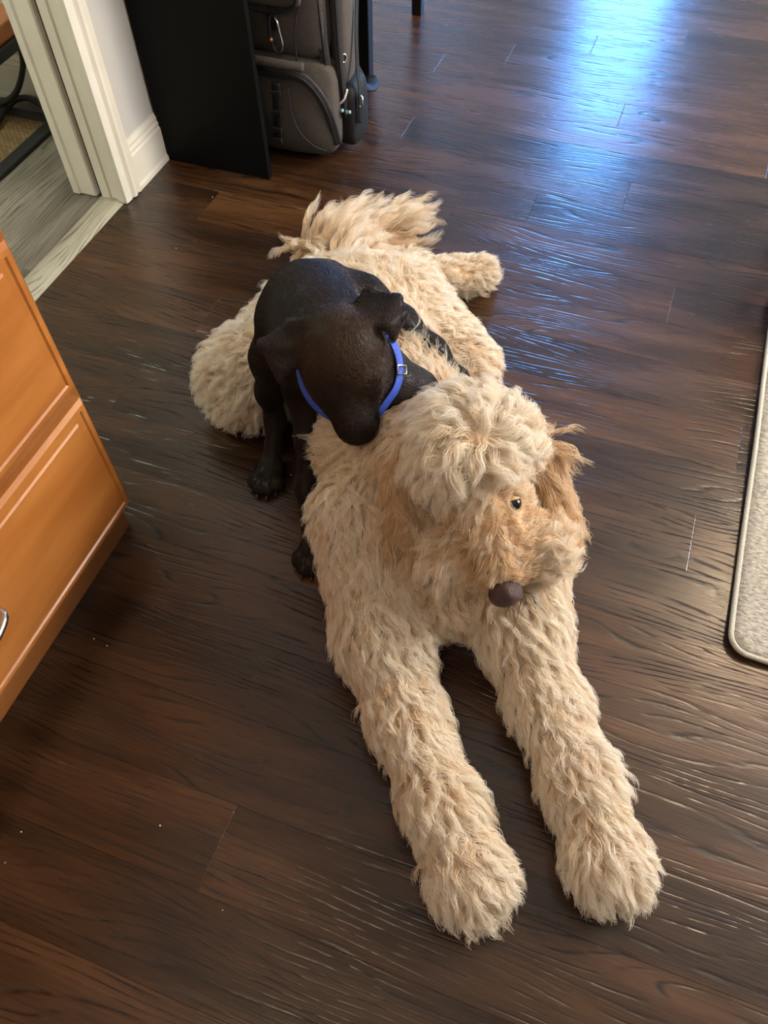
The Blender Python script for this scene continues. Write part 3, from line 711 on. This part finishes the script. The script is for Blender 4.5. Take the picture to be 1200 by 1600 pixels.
# right hind leg (image left)
rh = [at(452, 510, .35), at(430, 560, .26), at(422, 612, .17), at(430, 655, .10), at(425, 720, .032)]
pup.chain(rh, [.062, .044, .024, .016, .020], .03)
# right fore leg
rf = [at(470, 560, .345), at(474, 600, .27), at(482, 690, .17), at(478, 760, .09), at(488, 830, .035)]
pup.chain(rf, [.052, .036, .022, .018, .021], .025)
pup.ell(at(478, 735, .125) + np.array([.010, .004, 0]), (.010, .010, .010), k=.012)
def paw(c, d):
    d = nrm([d[0], d[1], 0]); sd = np.array([-d[1], d[0], 0]); c = np.array([c[0], c[1], 0.0])
    pup.ell(c + [0, 0, .022], (.030, .034, .022), np.stack([sd, d, [0, 0, 1]]), .015)
    out = []
    for k, (o, f) in enumerate(((-.026, .010), (-.010, .024), (.010, .024), (.026, .010))):
        t = c + sd * o + d * (f + .014); pup.ell(t + [0, 0, .014], (.012, .020, .0145), np.stack([sd, d, [0, 0, 1]]), .006); out.append((t + d * .018 + [0, 0, .008], d))
    return out
claws = paw(at(422, 745, .0), (.15, -1)) + paw(at(493, 866, .0), (.10, -1))
# left hind leg over the big dog's back, left fore leg over its neck
lh = [at(512, 458, .360), at(564, 470, .340), at(624, 506, .295), at(675, 550, .245), at(708, 588, .200)]
pup.chain(lh, [.058, .044, .031, .025, .022], .03)
pup.ell(lh[-1] + np.array([.010, -.010, -.006]), (.024, .036, .018), k=.02)
lf = [at(570, 570, .355), at(615, 600, .325), at(650, 612, .295), at(672, 622, .26)]
pup.chain(lf, [.060, .042, .034, .028], .03)
# tail behind the rump
pup.chain([at(462, 440, .40), at(455, 428, .36), at(446, 432, .30), at(440, 440, .24)], [.022, .015, .011, .008], .02)
pup.grid(.005, 0.0).mesh(2)
m_, nt_, b_ = newmat('chocolate_short_coat'); Lk = nt_.links.new
tc_ = N(nt_, 'ShaderNodeTexCoord'); n_ = N(nt_, 'ShaderNodeTexNoise'); n_.inputs['Scale'].default_value = 14; n_.inputs['Detail'].default_value = 4; Lk(tc_.outputs['Object'], n_.inputs['Vector'])
pa_ = N(nt_, 'ShaderNodeAttribute'); pa_.attribute_name = 'tint'; pm_ = N(nt_, 'ShaderNodeMix', data_type='RGBA')
Lk(pa_.outputs['Fac'], pm_.inputs[0]); Lk(ramp(nt_, n_.outputs['Fac'], [(.3, (.0075, .0038, .0026)), (.7, (.019, .0096, .0060))]), pm_.inputs[6]); pm_.inputs[7].default_value = (.120, .060, .028, 1)
Lk(pm_.outputs[2], b_.inputs['Base Color'])
b_.inputs['Roughness'].default_value = .40; b_.inputs['Specular IOR Level'].default_value = .30
b_.inputs['Sheen Weight'].default_value = .03; b_.inputs['Sheen Roughness'].default_value = .4; b_.inputs['Sheen Tint'].default_value = (.55, .38, .26, 1)
n2_ = N(nt_, 'ShaderNodeTexNoise'); n2_.inputs['Scale'].default_value = 420; n2_.inputs['Detail'].default_value = 3; Lk(tc_.outputs['Object'], n2_.inputs['Vector'])
bp_ = N(nt_, 'ShaderNodeBump'); bp_.inputs['Strength'].default_value = .25; bp_.inputs['Distance'].default_value = .002; Lk(n2_.outputs['Fac'], bp_.inputs['Height']); Lk(bp_.outputs[0], b_.inputs['Normal'])
PUPMAT = m_
puppy = mesh_obj('puppy', pup.to_mesh('puppy'), PUPMAT)
tag(puppy, 'small chocolate brown puppy in a blue collar standing over the cream dog', 'dog')
bm = bmesh.new(); bmesh.ops.create_icosphere(bm, subdivisions=3, radius=1)
for v in bm.verts:
    q = nose_p - hd_u * .016 - hd_f * .004 + hd_s * v.co.x * .017 + hd_f * v.co.y * .012 + hd_u * v.co.z * .013; v.co = Vector(q)
obj('nose', bm, 'pupnose', puppy, True)
for sg in (-1, 1):
    bm = bmesh.new(); bmesh.ops.create_icosphere(bm, subdivisions=2, radius=.0095); o = obj('eye', bm, 'eye', puppy, True)
    o.location = sk + hd_f * .070 + hd_s * sg * .036 + hd_u * .016
for c, d in claws:
    bm = bmesh.new(); tube(bm, [Vector(c), Vector(c + d * .005 + [0, 0, -.001]), Vector(c + d * .009 + [0, 0, -.005])], [.0032, .0024, .0008], 6); obj('claw', bm, 'claw', puppy, True)
# collar: a band around the neck, fitted to the neck's own surface
ca = at(553, 575, .385)
cax = nrm(np.array([.22, -.55, .62])); cu = nrm(np.cross(cax, [1, 0, 0.3])); cv = np.cross(cax, cu)
ring, refs = [], []
for a in np.linspace(0, 2 * PI, 56, endpoint=False):
    d = cu * math.cos(a) + cv * math.sin(a)
    ts = np.linspace(.03, .13, 101); f = pup.sample(ca + ts[:, None] * d)
    hit = ts[np.argmax(f > 0)] if (f > 0).any() else .1
    ring.append(min(max(hit, .074), .088)); refs.append(d)
rr_ = np.array(ring)
for _ in range(4): rr_ = (np.roll(rr_, 1) + rr_ * 2 + np.roll(rr_, -1)) / 4
cpts = [Vector(ca + refs[i] * (rr_[i] + .0035)) for i in range(56)]
bm = bmesh.new(); tube(bm, cpts, .01, 8, True, flat=([Vector(r * .72 + cax * .70) for r in refs], .016, .003)); coll = obj('collar', bm, 'collar', puppy, True)
coll['label'] = 'bright blue nylon collar'
ib = max(range(56), key=lambda i: Vector(RT).dot(cpts[i])); bt = (cpts[(ib + 1) % 56] - cpts[ib - 1]).normalized(); bn = Vector(nrm(refs[ib] * .72 + cax * .70)); bs = bt.cross(bn)
bm = bmesh.new(); tube(bm, [cpts[ib] + bn * .004 + bt * .007 * a + bs * .011 * b for a, b in ((-1, -1), (1, -1), (1, 1), (-1, 1))], .0018, 6, True); obj('buckle', bm, 'steel', coll, True)

# ---- the big dog: cream, curly, lying with its forelegs stretched out
dd = Body()
G = dict(L=.060, lift=.95, amp=.0070, tint=.08)
def A_(**kw): g = dict(G); g.update(kw); return g
def D(*v): return np.array(v, float)
Hc = at(736, 708, .345); Nz = at(785, 908, .235); Mz = at(768, 805, .292)
spine = [D(-.215, .80, .165), D(-.33, .93, .150), D(-.43, 1.07, .145), D(-.53, 1.26, .145)]
bd_flow = D(-.6, .8, -.15)
for (a, b), (ra, rb) in zip(zip(spine, spine[1:]), ((.120, .132), (.132, .130), (.130, .118))):
    dd.limb(a, b, ra, rb, .05, **A_(flow=bd_flow, L=.058, tint=.18))
dd.ell(D(-.175, .715, .125), (.115, .105, .105), k=.05, **A_(flow=D(.1, -.5, -.8), L=.055, lift=.8, amp=.007, tint=.22))       # chest
dd.ell(D(-.60, 1.22, .13), (.11, .12, .11), k=.05, **A_(flow=D(-.3, .5, -.6)))
# fore legs
fr_ = [D(-.315, .745, .17), at(600, 985, .09), at(632, 1110, .058), at(690, 1255, .052), at(732, 1362, .046)]
fl_ = [D(-.085, .83, .17), at(808, 965, .09), at(852, 1090, .058), at(905, 1215, .052), at(947, 1338, .046)]
for ch in (fr_, fl_):
    rr = [.095, .068, .046, .042, .044]
    for i in range(4):
        fd = nrm(ch[i + 1] - ch[i])
        dd.limb(ch[i], ch[i + 1], rr[i], rr[i + 1], .04, **A_(flow=fd * D(1, 1, .4) + D(0, 0, -.45), L=.054 if i else .055, lift=.80, amp=.0050, tint=.07))
    fd = nrm(ch[4] - ch[3])
    sd = nrm(np.cross(fd, [0, 0, 1]))
    dd.ell(ch[4] + fd * .012, (.052, .056, .042), np.stack([sd, nrm(np.cross([0, 0, 1], sd)), [0, 0, 1]]), .03, **A_(flow=fd * .9 + D(0, 0, -.7), L=.044, lift=.65, amp=.004, tint=.06))
# hind legs
rhd = [D(-.62, 1.19, .15), D(-.715, 1.045, .10), D(-.76, 1.20, .045)]
dd.chain(rhd, [.100, .078, .045], .04, **A_(flow=D(-.7, .1, -.45), L=.058, lift=1.4, tint=.10)); dd.limb(D(-.76, 1.2, .04), D(-.735, 1.05, .03), .035, .035, .03, **A_(flow=D(0, -1, -.3)))
lhd = [D(-.47, 1.32, .145), at(722, 572, .088), at(640, 432, .055), at(748, 427, .045)]
dd.limb(lhd[0], lhd[1], .092, .058, .04, **A_(flow=D(.75, -.25, -.5), L=.050, lift=.9, tint=.12))
dd.limb(lhd[1], lhd[2], .056, .042, .04, **A_(flow=D(.75, .2, -.5), L=.050, lift=.9, tint=.12))
dd.limb(lhd[2], lhd[3], .040, .040, .03, **A_(flow=nrm(lhd[3] - lhd[2]) + D(0, 0, -.4), L=.040, lift=.7, tint=.14))
# tail
tl = [D(-.60, 1.36, .14), at(500, 398, .11), at(548, 382, .075), at(600, 368, .055), at(640, 356, .045)]
dd.chain(tl, [.050, .034, .028, .022, .014], .03, **A_(tail=1, flow=D(1, .3, 0), L=.120, lift=1.15, amp=.004, tint=.24))
# neck and head
dd.limb(D(-.26, .86, .22), Hc + D(-.02, .03, -.03), .100, .085, .05, **A_(flow=D(-.35, -.25, -.8), L=.055, lift=.8, tint=.24))
HF = nrm(Nz - Hc); HS = nrm(np.cross(HF, [0, 0, 1])); HS = HS if HS[0] > 0 else -HS; HU = np.cross(HS, HF); HU = HU if HU[2] > 0 else -HU
HA = np.stack([HS, HF, HU])
dd.ell(Hc, (.088, .078, .080), HA, .04, **A_(head=1, flow=D(0, 0, -1), L=.074, lift=.72, amp=.009, tint=.02))
dd.limb(Mz + HF * -.01, Nz - HF * .022, .060, .042, .03, **A_(muz=1, flow=D(0, 0, -1), L=.045, lift=.55, amp=.006, tint=.38))
for sg, p in ((-1, at(716, 872, .235)), (1, at(834, 852, .250))):
    dd.ell(p, (.042, .045, .042), HA, .03, **A_(muz=1, flow=D(0, 0, -1), L=.060, lift=.8, amp=.009, tint=.20))
# ears: hanging flaps
for sg, root, tip in ((-1, at(640, 700, .35), at(622, 838, .225)), (1, at(846, 700, .330), at(868, 815, .235))):
    dd.limb(root, tip, .022, .030, .02, **A_(ear=1, flow=nrm(tip - root) + D(0, 0, -.4), L=.070, lift=.35, amp=.004, tint=.52))
dd.grid(.008, 0.0).mesh(2)
dog = mesh_obj('dog', dd.to_mesh('dog'), 'skin')
tag(dog, 'large cream curly-coated dog lying with both forelegs stretched forward', 'dog')
# nose leather
bm = bmesh.new(); bmesh.ops.create_icosphere(bm, subdivisions=3, radius=1)
for v in bm.verts:
    x, y, z = v.co
    w = .0285 * (1 - .12 * max(0, -z) - .40 * max(0, z) ** 1.5); dep = .022
    for s2 in (-1, 1):      # nostrils
        r2 = ((x - s2 * .46) / .24) ** 2 + ((z + .30) / .28) ** 2
        if y > .2 and r2 < 1: dep -= .006 * (1 - r2)
    dep -= .0025 * math.exp(-(x / .14) ** 2) * max(0, min(1, (y - .2) * 3)) * max(0, min(1, (.3 - z) * 2))
    v.co = Vector(Nz + HS * (x * w - .006) + HF * (y * dep + .018) + HU * (z * .027 + .024))
obj('nose', bm, 'nose', dog, True)
def on_skin(px, py, z0=.46):
    zs = np.linspace(z0, .1, 400); f = dd.sample(np.array([at(px, py, z) for z in zs])); return at(px, py, zs[np.argmax(f < 0)])
eyes = [on_skin(806, 786), on_skin(726, 803)]; eye_c = []
for p in eyes:
    g = dd.grad(p[None])[0]
    bm = bmesh.new(); bmesh.ops.create_icosphere(bm, subdivisions=3, radius=.0118); o = obj('eye', bm, 'eye', dog, True); o.location = p - g * .004; eye_c.append(p + g * .009)
    bm = bmesh.new(); bmesh.ops.create_icosphere(bm, subdivisions=3, radius=.0132)      # heavy upper lid
    up_t = -HF; up_t = nrm(up_t - g * (up_t @ g)); lid_n = Vector(nrm(up_t - g * .25)); bmesh.ops.bisect_plane(bm, geom=bm.verts[:] + bm.edges[:] + bm.faces[:], plane_co=lid_n * .0030, plane_no=lid_n, clear_inner=True)
    l_ = obj('eyelid', bm, 'skin', dog, True); l_.location = o.location

# ---- fur: locks of strands combed over the body
def surface_points(b, count):
    V, Q = b.V, b.Q; a, c_, d_ = V[Q[:, 0]], V[Q[:, 1]], V[Q[:, 2]]; e_ = V[Q[:, 3]]
    ar = np.linalg.norm(np.cross(c_ - a, e_ - a), axis=1); f = rng.choice(len(Q), count, p=ar / ar.sum())
    u, v = rng.random(count)[:, None], rng.random(count)[:, None]
    return a[f] * (1 - u) * (1 - v) + c_[f] * u * (1 - v) + d_[f] * u * v + e_[f] * (1 - u) * v
def blend(b, P):
    ds = np.stack([b.dist(p, P) for p in b.prims], 0); w = np.exp(-np.maximum(ds - ds.min(0), 0) / .012); w /= w.sum(0)
    out = {}
    for k in ('L', 'lift', 'amp', 'tint'): out[k] = sum(w[i][:] * p[6].get(k, G[k]) for i, p in enumerate(b.prims))
    out['flow'] = sum(w[i][:, None] * nrm(p[6].get('flow', D(0, 0, -1))) for i, p in enumerate(b.prims))
    for k in ('head', 'muz', 'ear', 'tail'): out[k] = sum(w[i] * (1.0 if p[6].get(k) else 0.0) for i, p in enumerate(b.prims))
    return out
SP = surface_points(dd, 17500)
SP = SP[(SP[:, 2] > .012)]
SN = dd.grad(SP, .012)
SP = SP[SN[:, 2] > -.75]; SN = dd.grad(SP, .012)
at_ = blend(dd, SP)
flow = at_['flow'].copy(); Mn = len(SP)
# head: hair falls away from a whorl on the crown; muzzle: parts along the bridge into moustaches
crown = Hc + HU * .085 - HF * .01
rad_ = nrm(SP - crown + 1e-6); fwd_ = np.clip((SP - Hc) @ HF / .08, 0, 1)[:, None]
side = (SP - Hc) @ HS
back_ = rad_ + D(0, 0, -.35)
front_ = np.where((side > 0)[:, None], HS * 1.0 - HU * .12 + HF * .15, -HS * .55 - HU * .45 + HF * .55)
cheek = np.clip((side - .045) / .02, 0, 1)[:, None]; front_ = front_ * (1 - cheek) + (HS * .45 + HF * .85 - HU * .1) * cheek
hflow = back_ * (1 - fwd_) + front_ * fwd_
mside = (SP - Mz) @ HS
mflow = HS * (np.tanh(mside / .012))[:, None] * .95 - HU * .50 + HF * .25 - HU * np.clip(np.abs(mside) / .05, 0, 1)[:, None] * .5
flow = flow * (1 - at_['head'] - at_['muz'])[:, None] + hflow * at_['head'][:, None] + mflow * at_['muz'][:, None]
# tail: hair fans out to both sides of the tail line
tm = at_['tail'] > .4
tail_c = np.array(tl); tside = (SN * D(.25, .95, .2)).sum(1)
flow[tm] = flow[tm] * .95 + (np.sign(tside[tm]) * .85)[:, None] * D(-.1, 1, .05) + rng.normal(0, .12, (tm.sum(), 3))
flow += rng.normal(0, .19, flow.shape)
flow -= SN * (flow * SN).sum(1, keepdims=True); flow = nrm(flow)
L_ = at_['L'] * rng.uniform(.75, 1.2, Mn)
# short hair on the bridge of the muzzle, round the eyes and next to the nose
br = np.exp(-((SP - Nz) ** 2).sum(1) / .042 ** 2); L_ *= 1 - .72 * br
L_ *= 1 - .45 * at_['muz'] * np.exp(-(mside / .016) ** 2)
for p in eyes[:1]:
    q = np.exp(-((SP - p) ** 2).sum(1) / .020 ** 2); L_ *= 1 - .82 * q
    q2 = np.exp(-((SP - (p + HF * .03 - HU * .005)) ** 2).sum(1) / .022 ** 2); L_ *= 1 - .4 * q2
tint = at_['tint'] + rng.normal(0, .10, Mn)
du = (SP - eyes[0]) @ HU; ff = np.clip((SP - Hc) @ HF / .045, 0, 1)
open_ = np.clip((side + .030) / .02, 0, 1)                    # the fringe stays long over the other eye
face = np.clip((.030 - du) / .022, 0, 1) * ff * at_['head'] * (.35 + .65 * open_) * np.clip((.072 - side) / .018, 0, 1)      # cheeks keep their long hair
L_ *= 1 - .68 * face
brow = ff * at_['head'] * open_ * np.exp(-((du - .035) / .02) ** 2); L_ *= 1 - .25 * brow
KP = 8
s_ = np.linspace(0, 1, KP)
lift = at_['lift'] * rng.uniform(.7, 1.25, Mn) * (1 - .6 * face)
pos = np.zeros((Mn, KP, 3)); pos[:, 0] = SP
step = L_ / (KP - 1)
for k in range(1, KP):
    s0 = (k - .5) / (KP - 1)
    d = SN * (lift * (1 - s0) ** 1.2)[:, None] + flow * (.45 + .6 * s0) + D(0, 0, -1) * (.30 * s0) * (1 - .9 * at_['tail'])[:, None]
    pos[:, k] = pos[:, k - 1] + nrm(d) * step[:, None]
# waves
bx1 = np.cross(SN, flow); ph = rng.uniform(0, 2 * PI, Mn); lam = rng.uniform(.030, .055, Mn); amp = at_['amp'] * rng.uniform(.5, 1.5, Mn)
for k in range(KP):
    a = 2 * PI * s_[k] * L_ / lam + ph; e = min(1, s_[k] * 2.2)
    pos[:, k] += e * amp[:, None] * (np.sin(a)[:, None] * bx1 + .55 * np.cos(a)[:, None] * SN)
def push(P, b, margin):
    for _ in range(2):
        inside = ((P > b.lo + .01) & (P < b.lo + (b.n - 2) * b.h)).all(-1)
        f = np.where(inside, b.sample(P), 1.0); m = f < margin
        if m.any():
            P[m] += b.grad(P[m], .008) * (margin - f[m])[:, None]
    return P
flat_ = pos.reshape(-1, 3)
for p, R_ in zip(eye_c, (.0192, .008)):
    d = flat_ - p; l = np.linalg.norm(d, axis=1); m = l < R_; flat_[m] = p + d[m] / np.maximum(l[m], 1e-6)[:, None] * R_
flat_[:] = push(flat_, dd, .004); flat_[:] = push(flat_, pup, .003)
flat_[:, 2] = np.maximum(flat_[:, 2], .004); pos = flat_.reshape(Mn, KP, 3)
keep = pup.sample(np.clip(SP, pup.lo, pup.lo + (pup.n - 2) * pup.h)) > .002
def strands(sel, per, name, rclump=.0085, tightness=.78, w0=.00042, frizz=.0009, label=None):
    idx = np.nonzero(sel & keep)[0]; m = len(idx)
    if m == 0: return
    ii = np.repeat(idx, per); S = len(ii)
    u1 = np.cross(SN[ii], [.3, .5, .8]); u1 = nrm(u1); u2 = np.cross(SN[ii], u1)
    rr = rclump * np.sqrt(rng.random(S)) * 1.25; th = rng.uniform(0, 2 * PI, S)
    off = u1 * (rr * np.cos(th))[:, None] + u2 * (rr * np.sin(th))[:, None]
    root = SP[ii] + off; root = root - SN[ii] * np.clip(dd.sample(root), -.01, .01)[:, None]; off = root - SP[ii]
    lv = rng.uniform(.72, 1.05, S)
    tight = tightness * rng.uniform(.68, 1.05, S)
    g = pos[ii] - pos[ii][:, :1]
    cl = (s_[None] ** .9) * np.minimum(tight, 1)[:, None]
    P = SP[ii][:, None] + g * lv[:, None, None] + off[:, None] * (1 - cl)[..., None]
    fz = rng.normal(0, frizz, (S, 2, 3)); P += fz[:, :1] * (s_[None, :, None] ** 1.2) * 2 + fz[:, 1:] * np.sin(s_ * 9)[None, :, None] * .8
    P[..., 2] = np.maximum(P[..., 2], .002)
    cu_ = bpy.data.hair_curves.new(name); cu_.add_curves([KP] * S)
    cu_.attributes['position'].data.foreach_set('vector', P.astype(np.float32).ravel())
    ra = cu_.attributes.get('radius') or cu_.attributes.new('radius', 'FLOAT', 'POINT')
    ra.data.foreach_set('value', np.tile(w0 * (1 - .72 * s_ ** 1.6), S).astype(np.float32))
    tt = cu_.attributes.new('tint', 'FLOAT', 'POINT')
    base_t = (tint[ii] + rng.normal(0, .03, S))[:, None] + (.24 * (1 - s_) - .06)[None]  # apricot roots, deepened further to paint shadow between the locks
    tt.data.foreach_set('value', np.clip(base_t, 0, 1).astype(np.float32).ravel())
    cu_.materials.append(MT['fur'])
    o = bpy.data.objects.new(name, cu_); C.objects.link(o); o.parent = dog; o['kind'] = 'stuff'
    if label: o['label'] = label
    return o
if FUR:
    isE = at_['ear'] > .5; isT = tm; left = (SP - Hc) @ HS < 0
    isH = (at_['head'] + at_['muz'] > .5) & ~isE
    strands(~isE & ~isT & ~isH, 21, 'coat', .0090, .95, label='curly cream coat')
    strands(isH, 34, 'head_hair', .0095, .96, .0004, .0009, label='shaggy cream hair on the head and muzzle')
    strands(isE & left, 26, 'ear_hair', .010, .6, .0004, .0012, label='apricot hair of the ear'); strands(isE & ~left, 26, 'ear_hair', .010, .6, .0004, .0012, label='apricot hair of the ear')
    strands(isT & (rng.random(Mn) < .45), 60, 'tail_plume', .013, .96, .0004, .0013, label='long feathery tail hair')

# ---- the puppy's short sleek coat
def short_coat(count):
    P0 = surface_points(pup, count); n0 = pup.grad(P0, .008)
    ds = np.stack([pup.dist(p, P0) for p in pup.prims], 0); w = np.exp(-np.maximum(ds - ds.min(0), 0) / .01); w /= w.sum(0)
    fl = []
    for p in pup.prims:
        if p[0] == 'c': v = p[2] - p[1]
        elif p[0] == 't': v = (p[2] + p[3]) / 2 - p[1]
        else: v = -hd_f if np.linalg.norm(p[1] - sk) < .16 else D(0, 0, -1)
        fl.append(nrm(v))
    fl[0] = -fl[0]; fl[1] = -fl[1]; fl[3] = -fl[3]
    f0 = sum(w[i][:, None] * fl[i] for i in range(len(fl))) + rng.normal(0, .12, P0.shape)
    f0 -= n0 * (f0 * n0).sum(1, keepdims=True); f0 = nrm(f0)
    L0 = rng.uniform(.006, .010, len(P0)); kk = np.linspace(0, 1, 4)
    X = P0[:, None] + (f0[:, None] * kk[None, :, None] + n0[:, None] * (.32 * kk - .22 * kk ** 2)[None, :, None]) * L0[:, None, None]
    X[..., 2] = np.maximum(X[..., 2], .001)
    cu_ = bpy.data.hair_curves.new('short_coat'); cu_.add_curves([4] * len(P0))
    cu_.attributes['position'].data.foreach_set('vector', X.astype(np.float32).ravel())
    ra = cu_.attributes.get('radius') or cu_.attributes.new('radius', 'FLOAT', 'POINT')
    ra.data.foreach_set('value', np.tile(.00034 * (1 - .7 * kk), len(P0)).astype(np.float32))
    tt = cu_.attributes.new('tint', 'FLOAT', 'POINT')
    fh = np.exp(-((P0 - (poll + hd_f * .04)) ** 2).sum(1) / .060 ** 2) * .85 + rng.normal(.03, .05, len(P0))     # browner forehead hair, its lit look painted into the tint
    tt.data.foreach_set('value', np.repeat(np.clip(fh, 0, 1), 4).astype(np.float32))
    cu_.materials.append(PUPMAT); o = bpy.data.objects.new('short_coat', cu_); C.objects.link(o); o.parent = puppy; o['kind'] = 'stuff'
    o['label'] = 'short sleek dark brown coat'
if FUR: short_coat(110000)

# dark wiry whiskers beside the nose
for k in range(7):
    p0 = Nz + HS * (.024 + .006 * k * rng.random()) + HU * (.004 - .004 * k) + HF * (.034 - .003 * k)
    w1, w2, w3, fz_ = rng.uniform(-.02, .03), rng.uniform(.012, .034), rng.uniform(.004, .03), rng.uniform(1.5, 4.0)
    q_ = [p0 + HS * (w1 * t + .008 * math.sin(t * fz_ + k) * t) - HU * w2 * t + HF * w3 * t + np.array([0, 0, -.010 * t * t]) for t in np.linspace(0, 1.5, 9)]
    tubeobj('whisker', 'whisker', dog, [Vector(v) for v in q_], [.0008 * (1 - .08 * i) for i in range(9)], 5)
